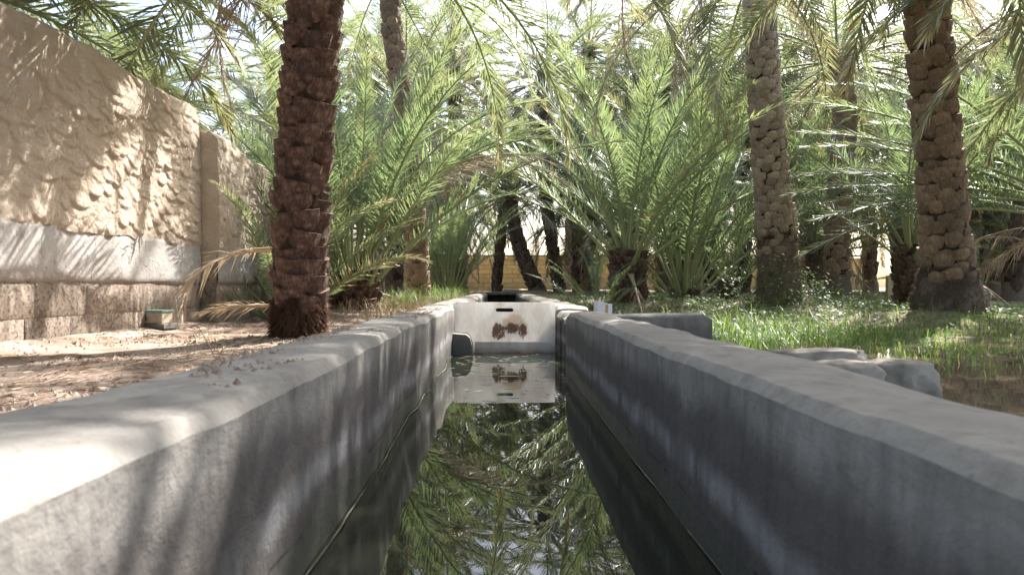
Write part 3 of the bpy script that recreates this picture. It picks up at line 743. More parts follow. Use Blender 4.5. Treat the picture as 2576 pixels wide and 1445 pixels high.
def palm(name, label, pts, r0, r1, look, root_h=0.3, flare=1.35, row=0.11, wid=0.20, seed=0, group=None, rootmat='root', z_part=99, gaps=None, bulge=None, hair=500, stub=1.0, ang_cap=None):
    """pts: world points from ground to crown; returns (root, top in local space)"""
    rnd = random.Random(seed); base = Vector(pts[0]); root = empty(name, base); tag(root, label, 'palm tree', group)
    cl = trunk_curve([Vector(p) - base for p in pts], 60); seg = [0.0]
    for a, b in zip(cl, cl[1:]): seg.append(seg[-1] + (b - a).length)
    H = seg[-1]
    def at_s(s):
        i = max(0, min(len(cl) - 2, next((k for k in range(len(seg) - 1) if seg[k + 1] >= s), len(cl) - 2)))
        a = (s - seg[i]) / max(1e-6, seg[i + 1] - seg[i]); T = (cl[i + 1] - cl[i]).normalized(); return cl[i].lerp(cl[i + 1], a), T
    def rad(s):
        r = r0 + (r1 - r0) * (s / H) ** .8
        if s < root_h * 1.8: r *= 1 + (flare - 1) * (1 - s / (root_h * 1.8)) ** 1.6
        if bulge: r *= 1 + bulge[1] * math.exp(-((s - bulge[0]) / bulge[2]) ** 2)
        return r
    V = []; nr = 22; nsx = max(20, int(H / 0.09))
    for i in range(nsx + 1):
        s = H * i / nsx; p, T = at_s(s); A = Vector((1, 0, 0)); A = (A - T * A.dot(T)).normalized(); B = T.cross(A)
        if i == 0: p = p - T * 0.15
        for k in range(nr):
            a = 2 * math.pi * k / nr; rr = rad(s) * (0.93 if s > root_h else 1.0) * (1 + (.13 if s < root_h else .03) * fbm(math.cos(a) * 4.5, math.sin(a) * 4.5, s * 7 + seed, 5))
            V.append(p + A * math.cos(a) * rr + B * math.sin(a) * rr)
    Fc = []
    for i in range(nsx):
        for k in range(nr): Fc.append((i * nr + k, i * nr + (k + 1) % nr, (i + 1) * nr + (k + 1) % nr, (i + 1) * nr + k))
    Fc.append(tuple(nsx * nr + k for k in range(nr)))
    me = mesh_from('trunk', [tuple(v) for v in V], Fc); me.materials.append(M['core']); me.materials.append(M[rootmat])
    me.polygons.foreach_set('material_index', [1 if (seg and (q.index // nr) / nsx * H < root_h) else 0 for q in me.polygons])
    obj('trunk', me, None, root)
    # leaf bases, row by row, bottom to top so that upper ones overlap
    s = root_h * 0.8; j = 0; placed = []
    while s < H - 0.05:
        r = rad(s); p, T = at_s(s); A = Vector((1, 0, 0)); A = (A - T * A.dot(T)).normalized(); B = T.cross(A)
        n = max(5, int(round(2 * math.pi * r / wid)))
        for k in range(n):
            a = 2 * math.pi * (k + .5 * (j % 2) + rnd.uniform(-.13, .13) + .21 * math.sin(j * .9)) / n
            if gaps and any(g0 < s < g1 and rnd.random() < gp for g0, g1, gp in gaps): continue
            if s < root_h * 1.1 and rnd.random() < .25: continue
            Nn = A * math.cos(a) + B * math.sin(a); Tg = T.cross(Nn).normalized()
            so = s + rnd.uniform(-.34, .34) * row; pp, _ = at_s(min(H, max(0, so)))
            lean = R(rnd.uniform(0, 6) * stub)
            Z = (T * math.cos(lean) + Nn * math.sin(lean)).normalized(); Y = Tg.cross(Z) * -1; Y = Y if Y.dot(Nn) > 0 else -Y
            X = Y.cross(Z)
            m3 = Matrix((X, Y, Z)).transposed().to_4x4(); w_ = 2 * math.pi * r / n * rnd.uniform(.94, 1.12); h_ = row * rnd.uniform(1.05, 1.35)
            m = Matrix.Translation(pp + Nn * (r * .90 + rnd.uniform(-.010, .012))) @ m3 @ Matrix.Rotation(R(rnd.uniform(-9, 9)), 4, 'Y') @ Matrix.Diagonal((w_, (.22 if look in ('base_red', 'base_dark') else .25) * stub, h_, 1))
            placed.append((so, (pp + Nn * r + base).y, m))
        s += row * rnd.uniform(.92, 1.08); j += 1
    placed.sort(key=lambda q: (q[0] + base.z > z_part, q[0]))
    jv = []; jf = []; jc = []
    for idx, (so, yy, m) in enumerate(placed):
        me = rnd.choice(LB[look])
        if idx < 290 and so + base.z <= z_part: obj('leaf_base', me, None, root, mat4=m)
        else:
            b = len(jv); jv += [tuple(m @ v.co) for v in me.vertices]; jf += [tuple(b + q for q in f.vertices) for f in me.polygons]
            jc += [d.value for d in me.attributes['cut'].data]
    if jv:
        o = obj('upper_leaf_base', mesh_from('upper_leaf_base', jv, jf, False, {'cut': jc}), M[look], root); o['kind'] = 'stuff'
    if hair:       # bristling root fibre round the foot
        V = []; Fc = []; av = []
        for k in range(hair):
            s = root_h * rnd.random() ** .8 * 1.25; a = rnd.uniform(0, 2 * math.pi); p, T = at_s(s); r = rad(s)
            o_ = Vector((math.cos(a), math.sin(a), 0)); q = p + o_ * r * .97; l = rnd.uniform(.04, .11) * (1.0 if rootmat == 'root_red' else 1.0); d = (o_ * rnd.uniform(.25, 1) + Vector((rnd.uniform(-.9, .9), rnd.uniform(-.9, .9), rnd.uniform(-1.0, .5)))).normalized()
            sd = d.cross(Vector((0, 0, 1))).normalized() * rnd.uniform(.003, .0075); b = len(V)
            V += [q - sd, q + sd, q + d * l + Vector((0, 0, -l * .25))]; Fc.append((b, b + 1, b + 2)); 
        o = obj('root_fibre', mesh_from('root_fibre', [tuple(v) for v in V], Fc, False), M[rootmat], root); o['kind'] = 'stuff'
    return root, cl[-1]

ground_at = lambda x, y: gh(x, y)
def on_ground(x, Y, px=None):
    X = (x - 1260) / F * Y; return Vector((X, Y, gh(X, Y) - 0.03))

# the tall palms whose trunks show
b = on_ground(752, 5.8)
rt, top = palm('date_palm', 'tall palm with reddish brown sawn leaf bases beside the mud wall', [b, at(760, 480, 5.8), at(795, 0, 5.8), at(806, -330, 5.8)], 0.172, 0.162, 'base_red', 0.25, 1.22, 0.122, 0.205, 1, rootmat='root_red', hair=5000, stub=1.1)
crown(rt, top, 44, 11, L=(3.0, 3.7), el=(80, -22), bend=(40, 85), dry=2)

b = on_ground(1965, 10.9)
rt, top = palm('date_palm', 'palm with pale tan pebbled trunk and swollen collar above its root mass', [b, at(1955, 560, 10.9), at(1932, 300, 10.9), at(1912, 0, 10.9), at(1905, -130, 10.9)], 0.262, 0.195, 'base_tan', 0.85, 1.25, 0.098, 0.165, 2, z_part=4.9, gaps=[(0.7, 0.95, .35)], bulge=(1.08, .12, .16), hair=5000)
crown(rt, top, 32, 12, L=(3.0, 3.9), el=(80, -30), bend=(40, 90), dry=3)

b = on_ground(2398, 8.1)
rt, top = palm('date_palm', 'stout palm with brown cushioned trunk on a grassy mound by flood water', [b, at(2385, 560, 8.1), at(2360, 250, 8.1), at(2340, 0, 8.1), at(2325, -260, 8.1)], 0.235, 0.195, 'base_brown', 0.42, 1.75, 0.118, 0.185, 3, z_part=3.9, gaps=[(0.3, 0.55, .30)], hair=5000)
crown(rt, top, 34, 13, L=(3.0, 3.8), el=(80, -20), bend=(40, 85), dry=2)

b = on_ground(2112, 15.0)
rt, top = palm('date_palm', 'slim palm with dark knobbly trunk between the tan and the stout palms', [b, at(2112, 560, 15), at(2130, 300, 15), at(2112, 140, 15)], 0.225, 0.20, 'base_brown', 0.35, 1.2, 0.14, 0.20, 4, gaps=[(.3, 0.9, .3)], hair=500)
crown(rt, top, 34, 14, L=(3.2, 4.2), el=(82, -45), bend=(40, 95), dry=6)

b = on_ground(1868, 21.0)
rt, top = palm('date_palm', 'shaded far palm trunk just behind the tan pebbled palm', [b, at(1872, 560, 21), at(1860, 300, 21)], 0.21, 0.20, 'base_dark', 0.3, 1.2, 0.16, 0.24, 5, hair=200)
crown(rt, top, 30, 15, L=(3.2, 4.2), el=(82, -35), bend=(40, 90), dry=4)

b = on_ground(1056, 13.2)
rt, top = palm('date_palm', 'thin palm rising behind the bushy clump, trunk bare at the top', [b, at(1045, 560, 13.2), at(1012, 250, 13.2), at(986, 60, 13.2), at(980, -90, 13.2)], 0.165, 0.145, 'base_brown', 0.25, 1.25, 0.135, 0.20, 6, hair=300)
crown(rt, top, 40, 16, L=(3.0, 3.8), el=(80, -6), bend=(45, 95), dry=3)

# the leaning pair and their neighbours by the yellow wall
b = on_ground(1362, 19.6); b.z = 0.24
rt, top = palm('date_palm', 'leaning palm with curved knobbly trunk crossing in front of the yellow wall', [b, at(1322, 660, 19.6), at(1292, 560, 19.6), at(1284, 478, 19.6)], 0.19, 0.135, 'base_dark', 0.2, 1.15, 0.15, 0.20, 7, hair=200)
crown(rt, top, 26, 17, L=(2.6, 3.4), el=(82, 24), bend=(45, 80), dry=9)
b = on_ground(1248, 23.5); b.z = 0.24
rt, top = palm('date_palm', 'dark straight palm trunk leaning behind the curved one', [b, at(1258, 620, 23.5), at(1272, 475, 23.5)], 0.13, 0.125, 'base_dark', 0.2, 1.2, 0.16, 0.22, 8, hair=150)
crown(rt, top, 24, 18, L=(2.6, 3.6), el=(82, 26), bend=(40, 80), dry=4)
b = on_ground(1408, 22.0); b.z = 0.24
rt, top = palm('date_palm', 'tall far palm with shaggy brown head above the leaning pair', [b, at(1388, 600, 22), at(1374, 480, 22), at(1370, 190, 22)], 0.15, 0.15, 'base_dark', 0.2, 1.2, 0.17, 0.25, 9, bulge=(6.2, .35, .5), hair=150)
crown(rt, top, 34, 19, L=(3.0, 4.0), el=(82, -50), bend=(40, 95), dry=8)
b = on_ground(1452, 26.0); b.z = 0.24
rt, top = palm('date_palm', 'upright far palm trunk half hidden by fronds near the yellow wall', [b, at(1448, 560, 26), at(1444, 420, 26)], 0.15, 0.14, 'base_dark', 0.2, 1.2, 0.18, 0.26, 10, hair=100)
crown(rt, top, 26, 20, L=(3.0, 4.0), el=(82, -20), bend=(40, 90), dry=3)

# young, stemless palms whose fans fill the middle of the picture
def young(label, x, Y, stem, n, seed, L, el=(88, 34), bend=(18, 55), r=0.2, base_look='base_dark', rr=0.27, extra=(), dry=2, kind='young', az0=None, sink=0.0, extra_dry=()):
    b_ = on_ground(x, Y); top_w = b_ + Vector((0, 0, stem))
    rt_, top_ = palm('young_palm', label, [b_, b_ + Vector((0, 0, stem * .5)), top_w], rr, rr * .95, base_look, 0.08, 1.1, 0.11, 0.17, seed + 500, hair=300, stub=1.5, rootmat='root_red')
    crown(rt_, top_ + Vector((0, 0, -.05)), n, seed, kind, L, el, bend, r, dry, 1.0, az0)
    for (az, e, bd, ln, ro) in extra: frond(rt_, kind, bd, top_ + Vector((.1 * math.cos(R(az)), .1 * math.sin(R(az)), -.05)), az, e, ro, ln)
    for (az, e, bd, ln) in extra_dry: frond(rt_, 'dry', bd, top_, az, e, 0, ln)
    return rt_
young('bushy young palm clump with shaggy brown foot behind the brown trunk', 890, 10.9, 0.55, 34, 31, (3.2, 4.4), (88, 44), (22, 58), 0.30, 'base_red', 0.34,
      extra=[(150, 58, 34, 4.2, 0), (166, 52, 28, 3.9, 10), (178, 47, 24, 3.8, -8), (196, 52, 34, 3.7, 0), (140, 64, 34, 4.2, 0), (25, 62, 58, 4.0, 0), (8, 60, 70, 3.9, 0), (340, 66, 70, 3.8, 0), (352, 58, 58, 3.6, 0), (120, 66, 46, 4.1, 0), (60, 66, 58, 4.2, 0)], dry=5, extra_dry=[(2, 62, 110, 4.0), (345, 58, 85, 3.6), (30, 58, 85, 3.9), (80, 66, 85, 4.0)])
young('young palm with thick dark stem and tall fan beside the far canal', 1580, 12.6, 0.78, 30, 32, (3.3, 4.4), (88, 38), (18, 55), 0.2, 'base_dark', 0.27, dry=2)
young('young stemless palm sending up a sheaf of straight stalks', 1722, 14.0, 0.22, 28, 33, (3.6, 4.8), (88, 46), (12, 42), 0.18, 'base_dark', 0.25, dry=1)
young('young palm with dark stem hard by the stout palm', 2298, 11.6, 1.0, 24, 34, (2.8, 3.6), (88, 40), (14, 46), 0.12, 'base_dark', 0.18, dry=1)
young('small bright seedling palm in front of the thick stemmed one', 1500, 11.6, 0.06, 11, 35, (1.0, 1.5), (86, 40), (20, 50), 0.06, 'base_dark', 0.07, dry=0)
young('dark dense young palm clump in shade left of the leaning pair', 1128, 16.6, 0.3, 40, 36, (2.0, 2.8), (88, 46), (14, 44), 0.35, 'base_dark', 0.4, dry=1)
young('small young palm in shade between the tan palm and the sheaf', 1836, 15.0, 0.35, 16, 37, (1.8, 2.6), (88, 45), (16, 40), 0.12, 'base_dark', 0.16, dry=1)
rtR = young('wide young palm at the right-hand edge reaching fronds across the trunks', 2760, 9.9, 1.55, 26, 38, (3.2, 4.0), (86, 8), (18, 55), 0.2, 'base_dark', 0.26, dry=3,
      extra=[(178, 24, 26, 3.9, 0), (172, 12, 22, 3.9, 0), (183, 6, 18, 3.7, 0), (165, 36, 30, 4.0, 0), (190, 40, 34, 3.9, 0), (158, 18, 24, 3.8, 0)])
young('sunlit low young palm at the far edge of the flood water', 2640, 14.6, 0.4, 20, 39, (2.4, 3.2), (86, 18), (20, 55), 0.2, 'base_dark', 0.22, dry=2)
young('dusty young palm tucked between the buttress wall and the brown trunk', 722, 9.7, 0.2, 24, 40, (1.8, 2.6), (86, 30), (25, 60), 0.16, 'base_dark', 0.18, dry=4, kind='adult')

# palms outside the picture: some hang fronds in, others are added for shade
def tall(label, x, y, h, seed, n=30, L=(3.0, 3.8), el=(80, -28), look='base_brown', dry=3, lean=(0, 0), group=None, kind='adult', rowk=0.15, bend=(40, 88)):
    z = gh(x, y) - .03
    rt_, tp = palm('date_palm', label, [(x, y, z), (x + lean[0] * .3, y + lean[1] * .3, z + h * .5), (x + lean[0], y + lean[1], z + h)], 0.195, 0.175, look, 0.3, 1.25, rowk, 0.23, seed + 900, group=group, hair=0)
    crown(rt_, tp, n, seed, kind, L, el, bend, dry=dry)
    return rt_, tp
rt, tp = tall('palm behind the mud wall whose long fronds droop over its top', -5.2, 6.2, 3.3, 51, 50, (3.2, 3.9), (80, 0), dry=0, kind='lush')
for az, e, bd, ln in ((14, 34, 58, 3.9), (24, 40, 70, 4.1), (4, 30, 46, 3.8), (34, 36, 70, 4.0), (50, 30, 58, 4.0), (42, 24, 40, 4.0), (22, 26, 46, 3.9), (-8, 34, 58, 3.8), (62, 22, 46, 4.0), (30, 16, 28, 3.9)):
    frond(rt, 'lush', bd, tp, az, e, random.uniform(-10, 10), ln)
tall('palm right of the near canal whose crown shades the water', 3.3, 3.1, 4.6, 52, 46, (3.0, 3.7), (80, -12), lean=(-.8, .4))
tall('palm leaning in from the right over the canal before the gate', 4.7, 5.2, 5.0, 58, 50, (3.0, 3.8), (80, -8), lean=(-1.9, .2))
tall('palm beyond the frame at right hanging dark fronds in the top corner', 6.6, 6.6, 3.6, 53, 42, (3.0, 3.7), (80, -32), kind='lush')
tall('palm beside the camera above the lime marked canal wall', 2.3, 0.6, 4.7, 54, 44, (3.0, 3.7), (80, -12))
tall('palm beside the camera above the left-hand canal wall', -2.3, 0.4, 4.9, 55, 40, (3.0, 3.7), (80, -12))
tall('unseen palm added for shade behind the camera left of the canal', -1.9, -3.2, 5.0, 56, 40, (3.0, 3.7), (80, -12))
tall('unseen palm added for shade behind the camera right of the canal', 2.0, -3.4, 5.0, 57, 40, (3.0, 3.7), (80, -12))

G = 'crowded palms at the back of the grove'
GL = 'green date palm among the crowded palms at the back of the grove'
rb = random.Random(77)
back = [(-6.6, 11.5, 2.6), (-8.5, 16, 3.8), (-5.4, 18.5, 2.2), (-10.5, 22, 4.2), (-3.6, 21.5, 2.0), (-7.2, 27, 4.5), (-2.6, 25.5, 3.2), (-4.6, 33, 5.0), (-1.6, 31, 4.6),
        (3.1, 17.8, 1.4), (4.7, 19.5, 2.6), (2.9, 24.0, 3.4), (5.6, 25.5, 4.4), (8.3, 22.0, 2.2), (7.6, 18.0, 1.2), (10.2, 19.0, 3.2), (9.6, 14.0, 2.0), (12.0, 17.0, 3.6), (11.6, 23.5, 4.6), (14.5, 22.0, 2.0), (8.2, 30.0, 5.2), (3.4, 33.0, 5.4), (12.5, 31.0, 5.0), (16.5, 28.0, 4.6), (-2.0, 36.0, 5.5),
        (-2.6, 18.5, 4.6), (-5.6, 23.5, 6.2), (3.0, 28.5, 6.4), (3.9, 22.0, 5.4), (6.0, 21.5, 6.2), (7.0, 27.0, 7.0), (9.4, 25.0, 6.4), (4.8, 31.0, 7.4), (3.1, 34.5, 7.6), (-2.4, 29.0, 6.8), (-1.9, 29.0, 8.2), (-1.4, 25.5, 7.6), (5.4, 25.0, 8.2), (8.6, 23.0, 7.6), (-4.4, 27.0, 8.0), (11.4, 26.0, 7.8), (2.9, 27.0, 8.6), (12.8, 20.0, 5.4), (10.6, 16.2, 4.6), (-9.0, 30.0, 7.0), (15.0, 25.0, 6.2)]
for i, (x, y, h) in enumerate(back):
    lowk = h < 2.5
    wh = 'behind the mud wall' if x < -3 else ('behind the leaning palm pair' if x < 2.2 else ('behind the thick stemmed and sheaf palms' if x < 6.4 else 'behind the stout and slim palms'))
    GL = ('low bushy palm standing ' if lowk else ('mid height date palm standing ' if h < 5.3 else 'tall date palm standing ')) + wh
    G = 'back grove: ' + GL
    tall(GL, x, y, h, 60 + i, 34 if lowk else 42, (3.1, 4.3), (86, 10 if lowk else -38), 'base_dark', 3, (rb.uniform(-.4, .4), rb.uniform(-.3, .3)), G, 'young' if lowk else 'adult', 0.24, (20, 60) if lowk else (40, 92))

# dry fronds fallen by the mud wall
o = None
def loose_frond(label, base, az, el, bend, length, roll=0):
    r_ = empty('dry_frond', base); tag(r_, label, 'dry frond')
    frond(r_, 'dry', bend, Vector((0, 0, 0)), az, el, roll, length, 'leaf_blade'); return r_
def special(label, base, az, el, roll, **kw):
    r_ = empty('dry_frond', base); tag(r_, label, 'dry frond'); a_, b_ = frond_mesh(**kw); a_.materials.append(M['leaf_dry']); b_.materials.append(M['rib_dry'])
    m_ = Matrix.Rotation(R(az), 4, 'Z') @ Matrix.Rotation(R(-el), 4, 'Y') @ Matrix.Rotation(R(roll), 4, 'X')
    o_ = obj('leaf_blade', a_, None, r_, mat4=m_); obj('midrib', b_, None, o_)
special('dry arched frond hanging in front of the buttress with its tip on ground', at(688, 628, 7.0), 186, 0, 8, seed=401, bend=100, petiole=.12, nl=40, llen=.34, lw=.017, droop=.30, lift=4, fan=.9, L=1.12)
special('dry frond lying on the ground by the foot of the brown trunk', at(712, 770, 7.4), 196, 4, 20, seed=402, bend=22, petiole=.1, nl=34, llen=.26, lw=.016, droop=.35, lift=10, fan=.8, L=0.75)
loose_frond('withered frond drooping at the right-hand side under the dark palms', at(2470, 600, 13.0), 350, 10, 110, 1.7)

# ------------------------------------------------------------------ small things on the left
bx_ = at(398, 826, 7.25); z0 = gh(bx_.x, 7.25)
bt = empty('bait_box', (bx_.x, 7.25, z0)); tag(bt, 'small beige bait box with green lid on a slab at wall foot', 'box')
bt.rotation_euler = (0, 0, R(-9))
box('slab', (0.01, 0, 0.008), (0.31, 0.25, 0.05), M['conc_plain'], bt, 0.004, 0.004)
bd_ = box('body', (0, 0, 0.088), (0.235, 0.17, 0.105), M['bait_body'], bt, 0.006)
box('lid', (0, 0, 0.153), (0.25, 0.185, 0.022), M['bait_lid'], bt, 0.006)
def disc(name, c, r, mat, parent):
    V = [(c[0] + r * math.cos(2 * math.pi * k / 20), c[1], c[2] + r * math.sin(2 * math.pi * k / 20)) for k in range(20)]
    V += [(x, y + .012, z) for x, y, z in V]
    return obj(name, mesh_from(name, V, [tuple(range(20))] + [(k, k + 20, (k + 1) % 20 + 20, (k + 1) % 20) for k in range(20)], False), mat, parent)
disc('entry_hole', (-0.062, -0.0885, 0.083), 0.027, M['dark'], bt)

def tube(name, pts, r, mat, parent=None):
    V = []; Fc = []
    for i, p in enumerate(pts):
        rr = r * (1 - .6 * i / (len(pts) - 1))
        for k in range(5): a = 2 * math.pi * k / 5; V.append((p[0] + rr * math.cos(a), p[1] + rr * math.sin(a) * .5, p[2] + rr * math.sin(a)))
    for i in range(len(pts) - 1):
        for k in range(5): Fc.append((i * 5 + k, i * 5 + (k + 1) % 5, i * 5 + 5 + (k + 1) % 5, i * 5 + 5 + k))
    return obj(name, mesh_from(name, V, Fc), mat, parent)
def twig(label, pix, Y, r=0.004):
    pts = [at(x, y, Y) for x, y in pix]; base = Vector((pts[0].x, Y, gh(pts[0].x, Y))); dz = base.z - pts[0].z
    o = tube('dry_twig', [Vector((q.x, q.y, q.z + dz)) for q in pts], r, M['twig']); tag(o, label, 'twig')
twig('straight dry twig sticking up from litter left of the brown trunk', [(543, 922), (530, 893), (515, 868), (500, 842)], 4.35)
twig('bent dry twig lying over the litter near canal wall', [(553, 926), (563, 905), (600, 890), (650, 880), (668, 872)], 4.3)
twig('forked dry twig standing at the foot of brown trunk', [(790, 858), (783, 838), (772, 815)], 5.0, .003)
twig('short dry stick on the bare dirt near the mud wall', [(118, 945), (150, 935), (205, 928)], 4.3, .005)

# litter and clods: uncountable
def scatter(name, n, fn, mat, seed, kind):
    rnd = random.Random(seed); V = []; Fc = []; av = []
    for _ in range(n):
        r_ = fn(rnd)
        if r_ is None: continue
        x, y, size, q = r_; z = gh(x, y); b_ = len(V); a = rnd.uniform(0, math.pi)
        if kind == 'strip':
            l = size; w_ = rnd.uniform(.0015, .0045); dx, dy = math.cos(a) * l / 2, math.sin(a) * l / 2; nx, ny = -math.sin(a) * w_, math.cos(a) * w_
            up = rnd.uniform(.003, .012)
            V += [(x - dx - nx, y - dy - ny, z + .003), (x - dx + nx, y - dy + ny, z + .006), (x + nx, y + ny, z + up), (x - nx, y - ny, z + up * .8), (x + dx, y + dy, z + rnd.uniform(.002, .014))]
            Fc += [(b_, b_ + 1, b_ + 2, b_ + 3), (b_ + 3, b_ + 2, b_ + 4)]; av += [q] * 5
        else:
            s = size; pts = [(-1, 0, 0), (1, 0, 0), (0, -1, 0), (0, 1, 0), (0, 0, .9)]
            for px, py, pz in pts:
                k = rnd.uniform(.6, 1.25); V.append((x + s * (px * math.cos(a) - py * math.sin(a)) * k, y + s * (px * math.sin(a) + py * math.cos(a)) * k, z - .003 + s * pz * k))
            Fc += [(b_ + 0, b_ + 2, b_ + 4), (b_ + 2, b_ + 1, b_ + 4), (b_ + 1, b_ + 3, b_ + 4), (b_ + 3, b_ + 0, b_ + 4)]; av += [q] * 5
    o = obj(name, mesh_from(name, V, Fc, False, {'v': av}), mat); return o
def litter_spot(rnd):
    x = rnd.uniform(-3.3, -.58); y = 2.2 + 9.5 * rnd.random() ** 1.3
    d = fbm(x * .9 + 5, y * .9, 0, 3) + .55 * math.exp(-((x + 1.4) ** 2 + (y - 5.2) ** 2) / 1.3)
    if d < rnd.uniform(-.1, .6): return None
    return x, y, rnd.uniform(.02, .12), rnd.random() ** 2.0
tag(scatter('leaf_litter', 15000, litter_spot, M['litter'], 5, 'strip'), 'brown dry palm litter strewn over the dirt by the mud wall', 'litter', kind='stuff')
def clod_spot(rnd):
    x = rnd.uniform(-3.3, -.56); y = 2.2 + 8 * rnd.random() ** 1.4
    if fbm(x * 1.3 + 9, y * 1.3, 2, 3) < rnd.uniform(-.3, .3): return None
    return x, y, rnd.uniform(.004, .022) * (1.7 if rnd.random() > .95 else 1), rnd.random()
tag(scatter('soil_clods', 7000, clod_spot, M['clod'], 6, 'clod'), 'small clods of dry earth over the dirt by the canal', 'soil', kind='stuff')
def crumb_spot(rnd):
    x = rnd.uniform(-.515, -.36); y = 1.0 + 4.1 * rnd.random()
    if fbm(x * 3, y * 2.2, 8, 3) < .02: return None
    return x, y, rnd.uniform(.002, .009), rnd.random() * .6
_gh = gh
gh = lambda x, y: 0.3185
tag(scatter('dirt_crumbs', 2200, crumb_spot, M['clod'], 7, 'clod'), 'crumbs of dirt lying along the top of the left-hand canal wall', 'dirt', kind='stuff')
gh = _gh

# ------------------------------------------------------------------ right side: carton, stones, grass
ct = at(1517, 793, 4.11); ct = Vector((ct.x, 4.12, 0.300))
cr = empty('carton', ct); tag(cr, 'small white carton with orange edge standing on the side channel wall', 'carton'); cr.rotation_euler = (0, 0, R(14))
prism('body', [(-.042, 0), (.032, 0), (.034, .055), (-.004, .068), (-.041, .074)], -.028, .028, M['carton'], cr, .002)
prism('stripe', [(.004, .004), (.020, .004), (.021, .052), (.006, .056)], -.0305, -.0288, M['rust'], cr, .0004)
prism('flap', [(.0325, .0), (.046, .003), (.047, .056), (.0345, .058)], -.024, .026, M['carton'], cr, .001)

def stone(label, c, s, seed, rot=0.0, flat=0.5):
    bm = bmesh.new(); bmesh.ops.create_icosphere(bm, subdivisions=4, radius=1.0); rnd = random.Random(seed)
    for v in bm.verts:
        q = v.co.copy(); k = max(abs(q.x), abs(q.y), abs(q.z)) ** .32; q = q / k
        q *= 1 + .22 * fbm(q.x * 1.3 + seed, q.y * 1.3, q.z * 1.3, 4) + .09 * fbm(q.x * 4, q.y * 4 + seed, q.z * 4, 4)
        if q.z > flat: q.z = flat + (q.z - flat) * .25
        v.co = Vector((q.x * s[0], q.y * s[1], q.z * s[2]))
    bmesh.ops.rotate(bm, verts=bm.verts[:], cent=(0, 0, 0), matrix=Matrix.Rotation(R(rot), 3, 'Z'))
    me = bpy.data.meshes.new('stone'); bm.to_mesh(me); bm.free(); me.polygons.foreach_set('use_smooth', [True] * len(me.polygons))
    o = obj('stone', me, M['rock'], loc=c); tag(o, label, 'stone', 'stones by the flood water')
p1 = at(2255, 940, 3.15); stone('broad flat grey stone in flood water with sunlit top', (p1.x, 3.15, 0.05), (0.165, 0.14, 0.145), 3, 12, .55)
p2 = at(2120, 945, 3.05); stone('rounded grey stone leaning on the broad flat one', (p2.x, 3.05, 0.06), (0.145, 0.13, 0.150), 8, -15, .45)
p3 = at(2055, 905, 3.75); stone('long low stone slab behind the rounded stone, next to canal wall', (p3.x, 3.75, 0.07), (0.27, 0.13, 0.115), 12, 5, .5)

def blades(name, n, fn, mat, seed):
    rnd = random.Random(seed); V = []; Fc = []; av = []
    for _ in range(n):
        r_ = fn(rnd)
        if r_ is None: continue
        x, y, h, w_, lean, q = r_; z = gh(x, y) - .01; a = rnd.uniform(0, 2 * math.pi); dx, dy = math.cos(a), math.sin(a); sx, sy = -dy * w_, dx * w_
        ln = lean * h; b_ = len(V)
        for f, ww in ((0, 1), (.4, .9), (.75, .55)):
            ox_, oy_ = dx * ln * f * f, dy * ln * f * f; zz = z + h * (f - .35 * lean * f * f)
            V += [(x + ox_ - sx * ww, y + oy_ - sy * ww, zz), (x + ox_ + sx * ww, y + oy_ + sy * ww, zz)]
        V.append((x + dx * ln, y + dy * ln, z + h * (1 - .42 * lean)))
        Fc += [(b_, b_ + 1, b_ + 3, b_ + 2), (b_ + 2, b_ + 3, b_ + 5, b_ + 4), (b_ + 4, b_ + 5, b_ + 6)]; av += [q] * 7
    return obj(name, mesh_from(name, V, Fc, False, {'v': av}), mat)
def grass_spot(rnd):
    y = 3.7 + 14.5 * rnd.random() ** 1.5; x = .62 + (y * .72) * rnd.random()
    if y < 4.95 and x < 1.15: return None
    g0 = gh(x, y); d = fbm(x * .8, y * .8 + 20, 3, 3)
    if g0 < 0.004 and rnd.random() < .62 + (.22 if y < 4.6 else 0): return None
    if d < rnd.uniform(-.45, .42): return None
    near = math.exp(-((x - 1.9) ** 2 + (y - 6.2) ** 2) / 3.0)
    h = rnd.uniform(.02, .075) * (1 + 2.0 * near * rnd.random()) * (1.8 if rnd.random() > .97 else 1)
    return x, y, h, rnd.uniform(.0018, .0042) * (1 + y * .05), rnd.uniform(.1, .9), min(1, rnd.random() ** 1.1)
tag(blades('grass', 85000, grass_spot, M['grass'], 8), 'green grass growing over the wet ground among the palms', 'grass', kind='stuff')
def tuft_spot(rnd):
    cx, cy, sp, hh = rnd.choice(((1.52, 5.0, .20, .30), (2.0, 6.1, .35, .34), (2.5, 7.3, .45, .40), (1.75, 5.6, .25, .26), (2.9, 6.4, .3, .22), (1.4, 6.6, .3, .2)))
    x = rnd.gauss(cx, sp); y = rnd.gauss(cy, sp)
    if x < .7 or (y < 4.95 and x < 1.2): return None
    return x, y, hh * rnd.uniform(.35, 1.0), rnd.uniform(.002, .0045), rnd.uniform(.2, 1.1), rnd.random() * .93
tag(blades('tall_grass', 2600, tuft_spot, M['grass'], 9), 'taller arching grass tufts behind the side channel wall', 'grass', kind='stuff')
def straw_spot(rnd):
    y = 9.5 + 8 * rnd.random(); x = -.62 - 1.5 * abs(rnd.gauss(0, .6)) 
    return x, y, rnd.uniform(.08, .34), rnd.uniform(.002, .005), rnd.uniform(.3, 1.3), rnd.random()
tag(blades('dry_grass', 5000, straw_spot, M['straw'], 10), 'straw coloured dry grass along the far canal wall', 'grass', kind='stuff')
def leftgreen(rnd):
    y = 11 + 6 * rnd.random(); x = -.7 - 1.1 * rnd.random()
    return x, y, rnd.uniform(.12, .5), rnd.uniform(.003, .006), rnd.uniform(.2, 1.0), rnd.random() * .9
tag(blades('weedy_grass', 1600, leftgreen, M['grass'], 11), 'green weeds standing in the straw by the far canal', 'grass', kind='stuff')

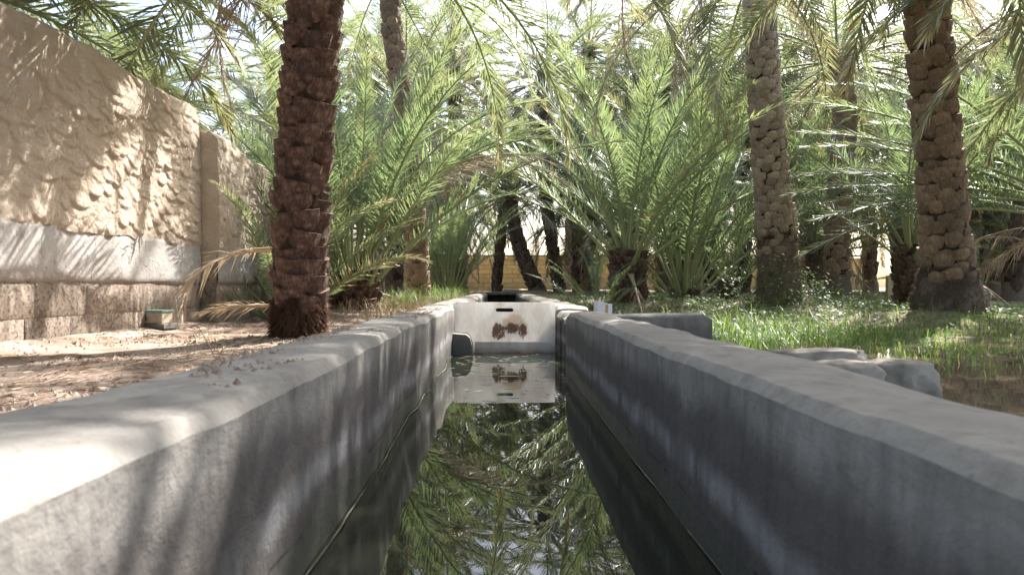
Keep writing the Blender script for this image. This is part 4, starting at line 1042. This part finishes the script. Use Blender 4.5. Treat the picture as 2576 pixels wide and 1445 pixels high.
# leafy weeds climbing round the tan palm
def weeds(name, label, centers, n, seed):
    rnd = random.Random(seed); V = []; Fc = []; av = []
    for _ in range(n):
        cx, cy, sp, hh = rnd.choice(centers); x = rnd.gauss(cx, sp); y = rnd.gauss(cy, sp); z = gh(x, y) + hh * rnd.random() ** 1.2
        s = rnd.uniform(.012, .032); b_ = len(V); nrm = Vector((rnd.uniform(-.7, .7), rnd.uniform(-1, .3), 1)).normalized(); u = nrm.orthogonal().normalized(); u = Matrix.Rotation(rnd.uniform(0, 6.28), 3, nrm) @ u; v = nrm.cross(u); c = Vector((x, y, z))
        V += [tuple(c - u * s), tuple(c + v * s * .55), tuple(c + u * s * 1.2), tuple(c - v * s * .55)]; Fc.append((b_, b_ + 1, b_ + 2, b_ + 3)); av += [rnd.random() * .85] * 4
    tag(obj(name, mesh_from(name, V, Fc, False, {'v': av}), M['grass']), label, 'weeds', kind='stuff')
weeds('leafy_weeds', 'small leafy weeds climbing round the foot of the tan palm', [(3.75, 10.45, .16, .75), (4.2, 10.4, .2, .5), (3.3, 10.8, .22, .6), (4.5, 10.6, .25, .3)], 1500, 12)
weeds('low_weeds', 'low leafy weeds spread over the ground among the palms', [(rb.uniform(1.5, 8.5), rb.uniform(6.2, 14), .5, .10) for _ in range(40)], 18000, 13)

# bits floating on the canal near the gate
rnd = random.Random(14)
V = []; Fc = []
for k in range(190):
    y = 5.1 - 2.2 * rnd.random() ** 1.6; x = rnd.uniform(-.27, .33); l = rnd.uniform(.006, .035); w_ = rnd.uniform(.002, .006); b_ = len(V); a = rnd.gauss(0, .35)
    for dx, dy in ((-l, 0), (0, -w_), (l, 0), (0, w_)): V.append((x + dx * math.cos(a) - dy * math.sin(a), y + dx * math.sin(a) + dy * math.cos(a), .003 + rnd.uniform(0, .002)))
    Fc.append((b_, b_ + 1, b_ + 2, b_ + 3))
tag(obj('floating_scraps', mesh_from('floating_scraps', V, Fc, False), M['petal']), 'scraps of leaf floating on the canal before the gate', 'debris', kind='stuff')
lf = mesh_from('floating_leaf', [(-.055, -.012, 0), (-.02, -.018, .003), (.04, -.016, .002), (.058, -.004, 0), (.03, .014, .003), (-.045, .012, .002)], [(0, 1, 2, 3, 4, 5)])
tag(obj('floating_leaf', lf, M['petal'], loc=(0.045, 3.75, 0.006)), 'olive leaf piece floating alone on the canal', 'leaf')
# cut stake in the grove
s_ = at(2245, 700, 14); sz = gh(s_.x, 14)
o = prism('cut_stake', [(s_.x - .06, sz - .05), (s_.x + .055, sz - .05), (s_.x + .05, sz + .38), (s_.x + .02, sz + .30), (s_.x, sz + .42), (s_.x - .05, sz + .46)], 13.95, 14.05, M['wood'], None, .006)
tag(o, 'split pale wooden stake standing in the shade behind the slim palm', 'stake')
